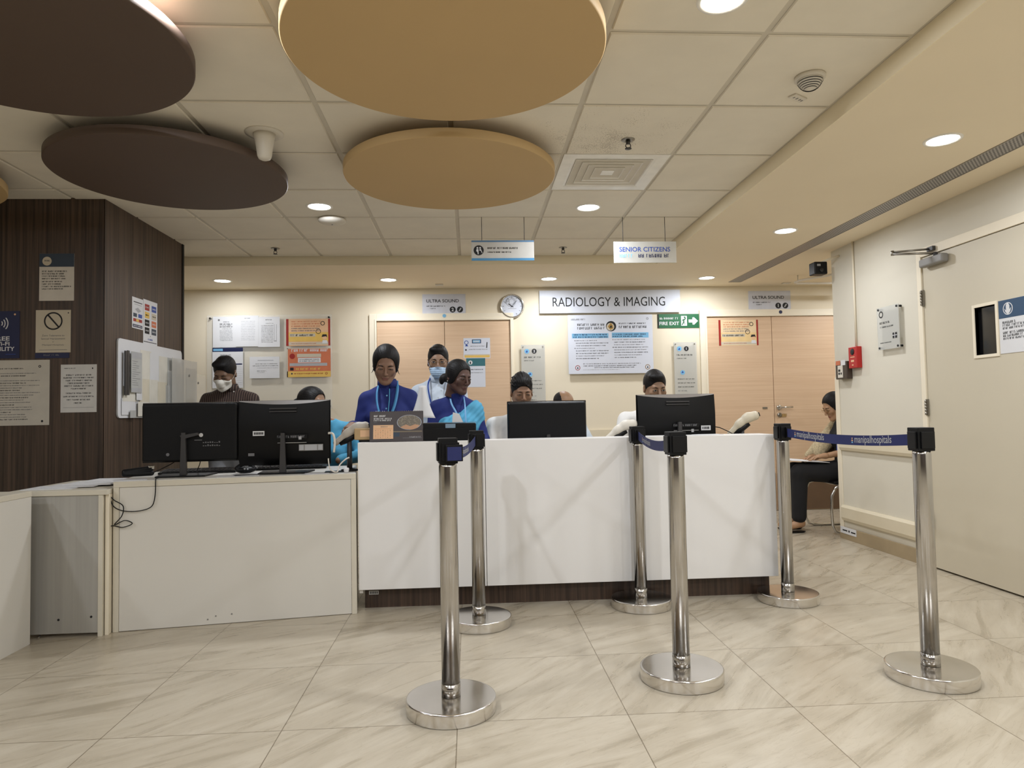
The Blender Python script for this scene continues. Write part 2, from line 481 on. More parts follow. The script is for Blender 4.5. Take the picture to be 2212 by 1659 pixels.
class Sheet:
    """a flat thing on a wall: local x to the viewer's right, z up, the face looks along -y"""
    def __init__(s, name, label, cat, c, rz, w, h, t=0.003, mat='paper', group=None, bevel=0, parent=None, tilt=0):
        s.w, s.h, s.t = w, h, t
        mb = MB().box(-w / 2, w / 2, -t, 0, -h / 2, h / 2)
        s.o = obj(name, mb, mat, parent, bevel=bevel)
        s.o.location = c; s.o.rotation_euler = (0, tilt, rz)
        if label and parent is None: tag(s.o, label, cat, group)
        elif label: s.o['label'] = label
        s.inks = {}
        s.rnd = random.Random(hash(round(c[0] * 100 + c[2] * 10)) & 255)
    def ink(s, mat, part='print'):
        k = (mat, part)
        if k not in s.inks: s.inks[k] = MB()
        return s.inks[k]
    def rect(s, u0, v0, u1, v1, mat, part='print', lift=1):
        """fractions of the sheet, 0..1 from the lower left corner"""
        X = lambda u: max(-s.w / 2 + 0.0003, min(s.w / 2 - 0.0003, (u - 0.5) * s.w))
        Z = lambda v: max(-s.h / 2 + 0.0003, min(s.h / 2 - 0.0003, (v - 0.5) * s.h))
        y1 = -s.t - 0.0002; y0 = y1 - 0.0004 * lift
        s.ink(mat, part).box(X(u0), X(u1), y0, y1, Z(v0), Z(v1)); return s
    def disc(s, u, v, r, mat, part='print', lift=1, n=24, inner=0.0):
        y0 = -s.t - 0.0002 - 0.0004 * lift
        cx, cz = (u - 0.5) * s.w, (v - 0.5) * s.h
        A = [2 * PI * i / n for i in range(n)]
        vs = [(cx + r * math.cos(a), y0, cz + r * math.sin(a)) for a in A]
        if inner:
            vs += [(cx + inner * math.cos(a), y0, cz + inner * math.sin(a)) for a in A]
            fs = [(i, (i + 1) % n, (i + 1) % n + n, i + n) for i in range(n)]
        else:
            fs = [tuple(range(n))]
        s.ink(mat, part).add(vs, fs); return s
    def poly(s, pts, mat, part='print', lift=1):
        y0 = -s.t - 0.0002 - 0.0004 * lift
        s.ink(mat, part).add([((u - 0.5) * s.w, y0, (v - 0.5) * s.h) for u, v in pts], [tuple(range(len(pts)))]); return s
    def words(s, u0, u1, v, hh, mat='ink', part='print', dens=0.8, fill=1.0, al='l', lift=1):
        """a line of small unreadable print: letter-sized strokes; hh = letter height in metres"""
        R = s.rnd; hh *= 0.86
        a, b = (u0 - 0.5) * s.w, (u1 - 0.5) * s.w
        b2 = a + (b - a) * fill
        if al == 'c':
            d = (b - b2) / 2; a += d; b2 += d
        z = (v - 0.5) * s.h
        y1 = -s.t - 0.0002; y0 = y1 - 0.0004 * lift
        mb = s.ink(mat, part)
        x = a
        while x < b2 - hh * 0.3:
            for k in range(R.randint(2, 8)):
                if x > b2 - hh * 0.4: break
                lw = hh * R.uniform(0.45, 0.75)
                st = hh * 0.19
                q = R.random()
                mb.box(x, x + st, y0, y1, z - hh / 2, z + hh / 2)
                if q < 0.75: mb.box(x + st, x + lw - st, y0, y1, z + hh / 2 - st, z + hh / 2) if q < 0.4 else mb.box(x + st, x + lw - st, y0, y1, z - hh / 2, z - hh / 2 + st)
                if q > 0.3: mb.box(x + lw - st, x + lw, y0, y1, z - hh / 2, z + hh * (0.5 if q > 0.5 else 0.05))
                if q > 0.55: mb.box(x + st, x + lw - st, y0, y1, z - st / 2, z + st / 2)
                x += lw + hh * 0.22
            x += hh * 0.5
        return s
    def text(s, body, u, v, size, mat='ink', part='lettering', width=None, bold=0.0, spacing=1.0, lift=1, ht=None):
        vs, fs, w, h = text_mesh(body, size, bold, spacing)
        if not vs: return s
        k = width / w if width else 1.0
        kz = ht / h if ht else (k if not width else min(k, 1.35))
        cx, cz = (u - 0.5) * s.w, (v - 0.5) * s.h
        y0 = -s.t - 0.0003 - 0.0004 * lift
        s.ink(mat, part).add([(cx + p[0] * k, y0, cz + p[1] * kz) for p in vs], fs); return s
    def done(s):
        for (mat, part), mb in s.inks.items():
            obj(part, mb, mat, s.o)
        return s.o

# ------------------------------------------------------------ implicit surfaces (bodies, scanners)
class Field:
    def __init__(s, xs, ys, zs):
        s.xs, s.ys, s.zs = [np.asarray(a, np.float32) for a in (xs, ys, zs)]
        s.F = np.full((len(xs), len(ys), len(zs)), 0.25, np.float32)
    def _sl(s, lo, hi):
        r = []
        for a, l, h in zip((s.xs, s.ys, s.zs), lo, hi):
            i, j = np.searchsorted(a, l), np.searchsorted(a, h)
            r.append(slice(max(i - 1, 0), min(j + 1, len(a))))
        return tuple(r)
    def _pts(s, sl):
        return np.meshgrid(s.xs[sl[0]], s.ys[sl[1]], s.zs[sl[2]], indexing='ij')
    def op(s, fn, lo, hi, k=0.02, mode='add'):
        sl = s._sl(lo, hi)
        if any(x.stop <= x.start for x in sl): return s
        X, Y, Z = s._pts(sl)
        d = fn(X, Y, Z)
        A = s.F[sl]
        if mode == 'add':
            h = np.maximum(k - np.abs(A - d), 0) / k
            s.F[sl] = np.minimum(A, d) - h * h * k * 0.25
        elif mode == 'sub':
            d = -d
            h = np.maximum(k - np.abs(A - d), 0) / k
            s.F[sl] = np.maximum(A, d) + h * h * k * 0.25
        else:
            s.F[sl] = np.maximum(A, d)
        return s
    def cone(s, a, b, ra, rb=None, k=0.02, mode='add', flat=None):
        rb = ra if rb is None else rb
        a, b = np.array(a, float), np.array(b, float)
        R = max(ra, rb) + 2.2 * k + 0.02
        lo, hi = np.minimum(a, b) - R, np.maximum(a, b) + R
        ba = b - a; bb = max(float(ba @ ba), 1e-9)
        def fn(X, Y, Z):
            t = np.clip(((X - a[0]) * ba[0] + (Y - a[1]) * ba[1] + (Z - a[2]) * ba[2]) / bb, 0, 1)
            dx, dy, dz = X - a[0] - t * ba[0], Y - a[1] - t * ba[1], Z - a[2] - t * ba[2]
            if flat: dx, dy, dz = dx * flat[0], dy * flat[1], dz * flat[2]
            return np.sqrt(dx * dx + dy * dy + dz * dz) - (ra + (rb - ra) * t)
        return s.op(fn, lo, hi, k, mode)
    def ell(s, c, r, k=0.02, mode='add', rot=None):
        c = np.array(c, float); r = np.array(r, float)
        R = float(r.max()) + 2.2 * k + 0.02
        Q = np.array(rot) if rot is not None else None
        def fn(X, Y, Z):
            p = [X - c[0], Y - c[1], Z - c[2]]
            if Q is not None: p = [Q[i, 0] * p[0] + Q[i, 1] * p[1] + Q[i, 2] * p[2] for i in range(3)]
            k0 = np.sqrt(sum((p[i] / r[i]) ** 2 for i in range(3)))
            k1 = np.sqrt(sum((p[i] / (r[i] * r[i])) ** 2 for i in range(3))) + 1e-6
            return k0 * (k0 - 1) / k1
        return s.op(fn, c - R, c + R, k, mode)
    def mesh(s):
        F, xs, ys, zs = s.F, s.xs, s.ys, s.zs
        F = F.copy()
        F[0], F[-1], F[:, 0], F[:, -1], F[:, :, 0], F[:, :, -1] = [np.maximum(a, 1e-3) for a in (F[0], F[-1], F[:, 0], F[:, -1], F[:, :, 0], F[:, :, -1])]
        nx, ny, nz = F.shape
        S = F < 0
        cs = sum(S[i:nx - 1 + i, j:ny - 1 + j, k:nz - 1 + k].astype(np.int8) for i in (0, 1) for j in (0, 1) for k in (0, 1))
        act = (cs > 0) & (cs < 8)
        I, J, K = np.nonzero(act)
        idx = -np.ones(act.shape, np.int64); idx[I, J, K] = np.arange(len(I))
        P = np.zeros((len(I), 3)); C = np.zeros(len(I))
        cor = [(0, 0, 0), (1, 0, 0), (0, 1, 0), (1, 1, 0), (0, 0, 1), (1, 0, 1), (0, 1, 1), (1, 1, 1)]
        for a in range(8):
            for b in range(a + 1, 8):
                if sum(abs(cor[a][i] - cor[b][i]) for i in range(3)) != 1: continue
                A, B = cor[a], cor[b]
                fa, fb = F[I + A[0], J + A[1], K + A[2]], F[I + B[0], J + B[1], K + B[2]]
                m = (fa < 0) != (fb < 0)
                t = np.where(m, fa / np.where(m, fa - fb, 1), 0)
                for d, arr in enumerate((xs, ys, zs)):
                    ii = (I, J, K)[d]
                    pa, pb = arr[ii + A[d]], arr[ii + B[d]]
                    P[:, d] += np.where(m, pa + t * (pb - pa), 0)
                C += m
        P /= np.maximum(C, 1)[:, None]
        quads = []
        m = S[:-1, 1:-1, 1:-1] != S[1:, 1:-1, 1:-1]
        i, j, k = np.nonzero(m); j += 1; k += 1
        q = np.stack([idx[i, j - 1, k - 1], idx[i, j, k - 1], idx[i, j, k], idx[i, j - 1, k]], 1)
        fl = ~S[i, j, k]; q[fl] = q[fl][:, ::-1]; quads.append(q)
        m = S[1:-1, :-1, 1:-1] != S[1:-1, 1:, 1:-1]
        i, j, k = np.nonzero(m); i += 1; k += 1
        q = np.stack([idx[i - 1, j, k - 1], idx[i - 1, j, k], idx[i, j, k], idx[i, j, k - 1]], 1)
        fl = ~S[i, j, k]; q[fl] = q[fl][:, ::-1]; quads.append(q)
        m = S[1:-1, 1:-1, :-1] != S[1:-1, 1:-1, 1:]
        i, j, k = np.nonzero(m); i += 1; j += 1
        q = np.stack([idx[i - 1, j - 1, k], idx[i, j - 1, k], idx[i, j, k], idx[i - 1, j, k]], 1)
        fl = ~S[i, j, k]; q[fl] = q[fl][:, ::-1]; quads.append(q)
        Q = np.concatenate(quads)
        Q = Q[(Q >= 0).all(1)]
        return P, Q

def np_obj(name, parts, mats, parent=None, label=None, midx=None, smooth_iter=0):
    """parts = list of (verts array, quads array)"""
    V = np.concatenate([p for p, q in parts]); off = 0; QQ = []
    for p, q in parts:
        QQ.append(q + off); off += len(p)
    Q = np.concatenate(QQ)
    me = bpy.data.meshes.new(name)
    me.vertices.add(len(V)); me.vertices.foreach_set('co', V.astype(np.float32).ravel())
    me.loops.add(len(Q) * 4); me.loops.foreach_set('vertex_index', Q.astype(np.int32).ravel())
    me.polygons.add(len(Q))
    me.polygons.foreach_set('loop_start', np.arange(0, len(Q) * 4, 4, dtype=np.int32))
    me.update(calc_edges=True); me.validate()
    me.polygons.foreach_set('use_smooth', np.ones(len(me.polygons), bool))
    if not isinstance(mats, (list, tuple)): mats = [mats]
    for m in mats: me.materials.append(M[m] if isinstance(m, str) else m)
    if midx is not None:
        ctr = V[Q].mean(1)
        mi = midx(ctr).astype(np.int32)
        if len(mi) == len(me.polygons): me.polygons.foreach_set('material_index', mi)
    o = bpy.data.objects.new(name, me); COL.objects.link(o)
    if parent: o.parent = parent
    if label: o['label'] = label
    if smooth_iter:
        md = o.modifiers.new('smooth', 'SMOOTH'); md.factor = 0.5; md.iterations = smooth_iter
    return o
# ============================================================ the room
YK, XL = -4.0, -6.0                     # wall behind the camera, far left wall
struct('floor', MB().box(XL, 5.4, YK, 8.0, -0.1, 0.0), 'floor')

# tiled ceiling: slab, metal grid and lay-in tiles that hang a few millimetres below it
mb = MB().box(XL, XF, YK, YF, ZC + 0.001, ZC + 0.06, 0)
GX, GY, G = -0.0703, 6.0371, 0.6
for i in range(-10, 3):
    for j in range(0, 17):
        x0, x1 = GX + G * i + 0.012, GX + G * (i + 1) - 0.012
        y1, y0 = GY - G * j + (0.0 if j == 0 else 0) - 0.012, GY - G * (j + 1) + 0.012
        x1 = min(x1, XF - 0.02)
        if x1 - x0 < 0.05 or x1 < XL + 0.1: continue
        if i == 1 and j == 3: continue                 # the air diffuser sits here
        zj = ZC - 0.006 - random.uniform(0, 0.0015)
        b = 0.004
        vs = [(x0 + b, y0 + b, zj), (x1 - b, y0 + b, zj), (x1 - b, y1 - b, zj), (x0 + b, y1 - b, zj),
              (x0, y0, ZC), (x1, y0, ZC), (x1, y1, ZC), (x0, y1, ZC)]
        mb.add(vs, [(3, 2, 1, 0), (0, 1, 5, 4), (1, 2, 6, 5), (2, 3, 7, 6), (3, 0, 4, 7)], 1)
struct('ceiling', mb, ['tee', 'tile'])

# lowered plaster soffit round the tiled field, with its upright edges
mb = MB()
mb.box(XL, XF + 0.0, YF, YB + 0.02, ZS, ZS + 0.14)
mb.box(XF, 5.4, YK, YB + 0.02, ZS, ZS + 0.14)
o = struct('ceiling_soffit', mb, 'soffit')
mb = MB().box(XL, XF - 0.004, YF - 0.004, YF, ZS - 0.004, ZC, 0).box(XF - 0.004, XF, YK, YF, ZS - 0.004, ZC, 0)
struct('trim_1', mb, 'fascia')
struct('wall_back', MB().box(-4.2, 5.4, YB, YB + 0.12, 0, ZS), 'wall')
struct('wall_corridor', MB().box(5.3, 5.4, YCOR, YB, 0, ZS), 'wall')
# right wall with an opening for the door: jamb line y 4.50, lintel 2.16
DY0, DY1, DZ = 3.26, 4.505, 2.165
mb = MB()
mb.box(XR, XR + 0.14, DY1, YCOR, 0, ZS).box(XR, XR + 0.14, YK, DY0, 0, ZS).box(XR, XR + 0.14, DY0, DY1, DZ, ZS)
mb.box(XR + 0.14, 5.3, YCOR - 0.12, YCOR, 0, ZS)
struct('wall_right', mb, 'wall_r')
struct('wall_front', MB().box(XL, 5.3, YK - 0.1, YK, 0, ZC), 'wood')  # unseen wall; its dark timber is made up to darken reflections in the posts
struct('wall_far_left', MB().box(XL - 0.1, XL, YK, YB, 0, ZC), 'wall')
# dark timber walls: narrow planks with fine joints
mb = MB()
mb.box(XL, XW - 0.004, YW + 0.004, 5.6, 0, ZC)
x = XW
while x > -4.6:
    mb.box(x - 0.1186, x - 0.0004, YW, YW + 0.004, 0, ZC); x -= 0.119
y = YW
while y < 5.56:
    mb.box(XW - 0.004, XW, y, min(y + 0.1193, 5.6), 0, ZC); y += 0.12
struct('wall_left', mb, 'wood')
struct('wall_alcove', MB().box(-3.6, -3.5, 5.6, YB, 0, ZS), 'wall')
struct('trim_2', MB().box(XW + 0.0005, XW + 0.006, 5.575, 5.606, 0, ZC), 'black')

# measured positions carried onto the two walls
def bx_(x): return x * 1.0057
def bz_(z): return 1.1 + (z - 1.1) * 1.0057
def ry_(y): return y * 0.984
def rz_(z): return 1.1 + (z - 1.1) * 0.984

# ---- right wall door (door_1)
d = thing('door_1', 'wide beige flush door in the right wall', 'door', (XR, DY1, 0)); d['kind'] = 'structure'
del d['category']; del d['label']
LY0 = DY0 - DY1
fr = MB()
fr.box(-0.012, 0.06, -0.045, 0.0, 0, DZ).box(-0.012, 0.06, LY0, LY0 + 0.045, 0, DZ).box(-0.012, 0.06, LY0 + 0.045, -0.045, DZ - 0.06, DZ)
obj('door_frame', fr, 'frame', d, bevel=0.002)
lf = MB()
wy0, wy1, wz0, wz1 = ry_(3.89) - DY1, ry_(4.06) - DY1, rz_(1.40), rz_(1.695)
a0, a1, t0, t1 = LY0 + 0.048, -0.048, 0.0, 0.045
zt = DZ - 0.064
lf.box(t0, t1, a0, wy0, 0.012, zt).box(t0, t1, wy1, a1, 0.012, zt).box(t0, t1, wy0, wy1, 0.012, wz0).box(t0, t1, wy0, wy1, wz1, zt)
obj('door_leaf', lf, 'doorpaint', d)
wf = MB()
q = 0.018
wf.box(-0.006, 0.05, wy0 - q, wy0, wz0 - q, wz1 + q).box(-0.006, 0.05, wy1, wy1 + q, wz0 - q, wz1 + q)
wf.box(-0.006, 0.05, wy0, wy1, wz0 - q, wz0).box(-0.006, 0.05, wy0, wy1, wz1, wz1 + q)
w_ = obj('vision_panel_frame', wf, 'frame', d, bevel=0.001)
obj('pane', MB().box(0.022, 0.026, wy0, wy1, wz0, wz1), 'glassdark', w_)
for zz in (rz_(1.868) - 0.03, rz_(1.082), rz_(0.302)):
    h = MB()
    h.box(-0.0135, -0.0005, -0.056, -0.040, zz - 0.055, zz + 0.055)
    for k in range(5): h.lathe([(0.007, 0), (0.007, 0.018)], (-0.018, -0.047, zz - 0.05 + 0.0205 * k), 10)
    obj('hinge', h, 'dullmetal', d)
struct('wall_behind_door', MB().box(XR + 0.14, XR + 0.18, DY0 - 0.1, DY1 + 0.1, 0, 2.3), 'black')

# ---- back wall doors
def wide_door(name, x0, x1, xs, ztop):
    d = thing(name, 'x', 'door', (0, YB, 0)); d['kind'] = 'structure'; del d['category']; del d['label']
    fr = MB()
    fr.box(x0 - 0.075, x0, -0.03, 0, 0, ztop + 0.075).box(x1, x1 + 0.035, -0.03, 0, 0, ztop + 0.075).box(x0, x1, -0.03, 0, ztop, ztop + 0.075)
    fr.box(x0 - 0.02, x0, -0.04, -0.03, 0, ztop + 0.02).box(x1, x1 + 0.02, -0.04, -0.03, 0, ztop + 0.02).box(x0, x1, -0.04, -0.03, ztop, ztop + 0.02)
    obj('door_frame', fr, 'frame', d, bevel=0.003)
    obj('door_leaf', MB().box(x0 + 0.003, xs - 0.003, -0.02, 0, 0.006, ztop - 0.003), 'doorwood', d)
    obj('door_leaf', MB().box(xs + 0.003, x1 - 0.003, -0.02, 0, 0.006, ztop - 0.003), 'doorwood', d)
    return d
d2 = wide_door('door_2', bx_(-0.95), bx_(0.437), bx_(-0.25), bz_(2.07))
d3 = wide_door('door_3', bx_(2.537), 4.05, bx_(3.249), bz_(2.082))
obj('kick_plate', MB().box(3.275, 4.04, -0.023, -0.02, 0.01, 0.40), pm('brown_kick_plate', (104, 82, 62), 0.5), d3)
obj('kick_plate', MB().box(2.555, 3.255, -0.023, -0.02, 0.01, 0.40), 'brown', d3)
hz = bz_(1.101); hx = bx_(3.301)
mb = MB().lathe([(0.026, 0), (0.026, -0.012), (0.018, -0.016)], (hx, -0.02, hz), 24, axis='y')
mb.tube([(hx, -0.03, hz), (hx, -0.065, hz), (hx + 0.02, -0.072, hz), (hx + 0.13, -0.07, hz + 0.002)], 0.0095, 10)
obj('door_handle', mb, 'chrome', d3)
mb = MB().lathe([(0.024, 0), (0.024, -0.01), (0.014, -0.016)], (hx + 0.003, -0.02, bz_(1.02)), 24, axis='y')
mb.box(hx - 0.002, hx + 0.008, -0.045, -0.034, bz_(1.02) - 0.014, bz_(1.02) + 0.012)
obj('lock', mb, 'dullmetal', d3)
obj('key_tag', MB().box(hx + 0.012, hx + 0.075, -0.026, -0.022, bz_(1.02) - 0.02, bz_(1.02) + 0.012), pm('brass_plate', (190, 160, 110), 0.4, 0.5), d3)
mb = MB().box(3.14, 3.19, -0.026, -0.02, hz - 0.012, hz + 0.006)
obj('latch', mb, 'dullmetal', d3)

# ---- rails, skirting and corner guard on the walls
def prof_rail(x, y0, y1, zc, h, d_):
    P = [(0, -h / 2), (-d_ * 0.7, -h / 2), (-d_, -h * 0.3), (-d_, h * 0.36), (-d_ * 0.55, h / 2), (0, h / 2)]
    mb = MB()
    n = len(P)
    vs = [(x + a, y0, zc + b) for a, b in P] + [(x + a, y1, zc + b) for a, b in P]
    mb.add(vs, [tuple(range(n))[::-1], tuple(range(n, 2 * n))] + [(i, (i + 1) % n, (i + 1) % n + n, i + n) for i in range(n)])
    return mb
M['rail'] = pm('cream_crash_rail', (214, 203, 178), 0.5, var=0.01)
struct('trim_3', prof_rail(XR, 4.56, YCOR - 0.06, rz_(0.79), 0.115, 0.028), 'rail')
struct('trim_4', prof_rail(XR, 4.56, YCOR - 0.06, rz_(0.205), 0.125, 0.03), 'rail')
struct('baseboard_right', MB().box(XR - 0.012, XR, 4.56, YCOR, 0, 0.10), pm('stone_skirting', (160, 142, 112), 0.4, var=0.08, scale=6), bevel=0.001)
cg = MB().box(XR - 0.006, XR, YCOR - 0.055, YCOR + 0.003, 0.09, 1.345).box(XR - 0.006, XR + 0.05, YCOR, YCOR + 0.006, 0.09, 1.345)
struct('trim_5', cg, 'frame', bevel=0.002)
struct('trim_6', MB().box(bx_(-3.4), bx_(-1.02), YB - 0.025, YB, 0.80, 0.90), 'rail')
struct('trim_7', MB().box(bx_(0.49), bx_(2.44), YB - 0.025, YB, 0.80, 0.90), 'rail')
struct('baseboard_back', MB().box(0.5, 2.45, YB - 0.012, YB, 0, 0.1), 'rail')

# ============================================================ ceiling fittings
def downlight(x, y, z, label=None, w=1.0, name='downlight', loc_only=False):
    t = thing(name, label or 'round recessed ceiling downlight', 'ceiling light', (x, y, z), 0, 'round downlights in the ceiling')
    mb = MB().lathe([(0.088, 0.0), (0.086, -0.004), (0.075, -0.005), (0.07, 0.0)], n=36, cap=False)
    obj('lamp_ring', mb, 'pot', t)
    mb = MB().lathe([(0.0705, -0.0015), (0.05, -0.0045), (0.001, -0.0055)], n=36, cap=False)
    obj('diffuser', mb, 'glow', t)
    ld = bpy.data.lights.new('lamp', 'AREA'); ld.shape = 'DISK'; ld.size = 0.13
    ld.energy = LAMP_W * w; ld.color = LAMP_COL; ld.spread = 3.14159
    lo = bpy.data.objects.new('lamp', ld); COL.objects.link(lo); lo.parent = t; lo.location = (0, 0, -0.009)
    return t
zt = ZC - 0.0065
downlight(-0.978, 4.577, zt, 'lit round downlight in the tiles between the dark disc and the wireless access point')
downlight(0.833, 4.596, zt, 'lit round downlight in the tiles beyond the square air diffuser')
downlight(0.883, 2.229, zt, 'lit round downlight cut by the top edge, right of the largest tan disc')
downlight(-0.99, 2.20, zt, 'very bright downlight between the large dark disc and the large tan disc', w=1.6)
for i, (x, lab) in enumerate([(-2.362, 'round downlight in the soffit above the timber wall corner and notice board'),
              (-0.775, 'round downlight in the soffit left of the scan room 2 sign'),
              (0.806, 'round downlight in the soffit above the wall clock and department sign'),
              (2.405, 'round downlight in the soffit at the far end of the long slot grille')]):
    downlight(x, 6.72, ZS, lab, w=(0.5, 0.5, 0.7, 0.7)[i])
downlight(2.378, 4.935, ZS, 'round downlight in the right soffit, middle of the three', w=0.75)
downlight(2.378, 3.225, ZS, 'round downlight in the right soffit nearest the camera', w=0.8)
# unseen lamps added for light: behind camera, round the corner, left to lift the ceiling
for (x, y, z) in [(-0.98, -0.1, zt), (0.86, -0.1, zt), (-0.98, -2.4, zt), (0.86, -2.4, zt), (-2.8, 0.6, zt), (-2.8, -2.0, zt), (2.38, 1.5, ZS), (2.38, -0.25, ZS), (2.38, -2.0, ZS), (4.2, 6.4, ZS), (-3.4, 1.6, zt)]:
    downlight(x, y, z, 'added round ceiling downlight out of view', w=1.35 if y < 1 else 1.0)

def disc_panel(x, y, r, mat, label, z=2.38, th=0.045):
    t = thing('ceiling_disc', label, 'ceiling panel', (x, y, z), 0, 'round acoustic panels hung below the ceiling')
    mb = MB().lathe([(r - 0.004, 0.0), (r, 0.004), (r, th - 0.003), (r - 0.003, th)], n=128)
    for f in range(len(mb.s)): pass
    obj('panel', mb, mat, t)
    for a in (0.6, 2.7, 4.8):
        obj('hanger_rod', MB().lathe([(0.005, th), (0.005, ZC - z)], (r * 0.55 * math.cos(a), r * 0.55 * math.sin(a), 0), 8), 'dullmetal', t)
disc_panel(-0.064, 2.395, 0.565, 'tan', 'largest tan disc hanging nearest the camera, cut by the top edge')
disc_panel(-0.086, 3.70, 0.570, 'tan', 'tan disc hanging in the middle of the ceiling')
disc_panel(-1.545, 2.37, 0.580, 'brown', 'large dark brown disc in the top left corner')
disc_panel(-1.555, 3.70, 0.580, 'brown', 'dark brown disc hanging in front of the timber wall')
disc_panel(-3.075, 3.70, 0.570, 'tan', 'tan disc just showing at the left edge of the picture')

# square four-way air diffuser
t = thing('air_diffuser', 'square white air diffuser with nested louvres beside the tan disc', 'air vent', (GX + G * 1.5, GY - G * 3.5, ZC))
def sq_ring(mb, r0, z0, r1, z1, m=0):
    vs = [(a * r0, b * r0, z0) for a, b in ((-1, -1), (1, -1), (1, 1), (-1, 1))] + [(a * r1, b * r1, z1) for a, b in ((-1, -1), (1, -1), (1, 1), (-1, 1))]
    mb.add(vs, [(i, (i + 1) % 4, (i + 1) % 4 + 4, i + 4) for i in range(4)], m)
mb = MB(); sq_ring(mb, 0.295, -0.004, 0.235, -0.004); sq_ring(mb, 0.235, -0.004, 0.22, 0.0); sq_ring(mb, 0.295, -0.004, 0.295, 0.006)
obj('rim', mb, 'pot', t, solid=0.001)
for r in (0.205, 0.162, 0.119, 0.076):
    mb = MB(); sq_ring(mb, r + 0.012, -0.004, r - 0.014, 0.030)
    obj('louvre', mb, 'pot', t, solid=0.002)
mb = MB().add([(-.036, -.036, 0.0), (.036, -.036, 0.0), (.036, .036, 0.0), (-.036, .036, 0.0)], [(0, 1, 2, 3)])
obj('centre_plate', mb, 'pot', t, solid=0.002)
obj('duct_shade', MB().box(-0.24, 0.24, -0.24, 0.24, 0.055, 0.0585), 'black', t)  # black plate paints the shade deep behind the louvres

def sprinkler(x, y, z, label):
    t = thing('sprinkler', label, 'sprinkler', (x, y, z), 0, 'ceiling sprinklers')
    obj('escutcheon', MB().lathe([(0.036, 0.0), (0.034, -0.004), (0.015, -0.008), (0.012, -0.004)], n=24), 'dullmetal', t)
    mb = MB().lathe([(0.011, -0.004), (0.011, -0.02), (0.007, -0.024)], n=12)
    mb.tube([(0.009, 0, -0.022), (0.014, 0, -0.034), (0.004, 0, -0.046)], 0.0025, 6).tube([(-0.009, 0, -0.022), (-0.014, 0, -0.034), (-0.004, 0, -0.046)], 0.0025, 6)
    obj('body', mb, 'darkgrey', t)
    obj('deflector', MB().lathe([(0.017, -0.046), (0.017, -0.049), (0.004, -0.05)], n=16), 'darkgrey', t)
sprinkler(0.836, 3.43, zt, 'sprinkler head in the stained tile in front of the air diffuser')
sprinkler(-1.586, 5.73, zt, 'sprinkler head in the tiles left, beside the timber wall')
sprinkler(0.813, 5.73, zt, 'sprinkler head between the two hanging signs')

t = thing('smoke_detector', 'white domed smoke detector with dark slots in the tiles', 'smoke detector', (1.455, 2.75, zt))
obj('base', MB().lathe([(0.062, 0), (0.062, -0.012), (0.052, -0.016)], n=36), 'offwhite', t)
obj('dome', MB().lathe([(0.052, -0.014), (0.048, -0.026), (0.036, -0.044), (0.022, -0.052), (0.010, -0.056)], n=36), 'offwhite', t)
mb = MB()
for r, z0 in ((0.0505, -0.0225), (0.0457, -0.0315), (0.0405, -0.039), (0.034, -0.046), (0.026, -0.0515)):
    mb.lathe([(r, z0), (r + 0.0002, z0 - 0.0035)], n=36, cap=False)
obj('slots', mb, 'ink', t)
s = MB().box(-0.045, 0.045, -0.02, 0.02, -0.008, 0)
t = obj('ceiling_tag', s, 'offwhite', bevel=0.003, loc=(1.495, 2.94, zt), rz=0.55); tag(t, 'small plate with a tag number beside the smoke detector', 'plate')
mb = MB()
for k in (-0.03, -0.01, 0.012, 0.028): mb.box(k, k + 0.006, -0.008 + abs(k) * 0.1, 0.006, -0.0088, -0.0081)
obj('print', mb, 'inkgrey', t)

t = thing('wireless_access_point', 'white rounded access point on the tiles beside a downlight', 'access point', (-0.952, 4.87, zt), 0.3)
f = Field(np.arange(-.12, .12, .006), np.arange(-.12, .12, .006), np.arange(-.06, .02, .005))
f.ell((0, 0, -0.012), (0.098, 0.098, 0.028), 0.01); f.op(lambda X, Y, Z: Z, (-.2, -.2, -.2), (.2, .2, .2), mode='max')
np_obj('housing', [f.mesh()], 'offwhite', t)
obj('status_lamp', MB().lathe([(0.006, -0.039), (0.006, -0.042)], n=10), 'inkgrey', t)

t = thing('cone_speaker', 'white cone fitting with round flange hanging from the tiles', 'ceiling fitting', (-0.986, 3.38, zt))
obj('flange', MB().lathe([(0.092, 0), (0.092, -0.004), (0.07, -0.007), (0.05, -0.006)], n=40), 'offwhite', t)
obj('cone', MB().lathe([(0.054, -0.004), (0.047, -0.03), (0.040, -0.07), (0.034, -0.115), (0.028, -0.128), (0.016, -0.134), (0.002, -0.1355)], n=40), 'offwhite', t)

# slot grille in the right soffit
t = thing('slot_grille', 'long grey slot grille running along the right soffit', 'air vent', (2.785, 0, ZS))
GY0, GY1 = -2.0, 6.95
mb = MB().box(-0.068, -0.060, GY0, GY1, -0.003, 0.0, 0).box(0.06, 0.068, GY0, GY1, -0.003, 0.0, 0).box(-0.06, 0.06, GY1, GY1 + 0.008, -0.003, 0)
obj('frame', mb, 'dullmetal', t)
def grille_mat():
    m, nt, b = newmat('perforated_grille')
    N, L = nt.nodes, nt.links
    geo = N.new('ShaderNodeNewGeometry')
    mp = N.new('ShaderNodeMapping'); mp.inputs['Scale'].default_value = (90, 90, 1)
    L.new(geo.outputs['Position'], mp.inputs[0])
    ch = N.new('ShaderNodeTexChecker'); ch.inputs['Scale'].default_value = 1
    ch.inputs['Color1'].default_value = rgb(92, 90, 90); ch.inputs['Color2'].default_value = rgb(176, 172, 168)
    L.new(mp.outputs[0], ch.inputs['Vector']); L.new(ch.outputs[0], b.inputs['Base Color'])
    b.inputs['Roughness'].default_value = 0.5; b.inputs['Metallic'].default_value = 0.3
    return m
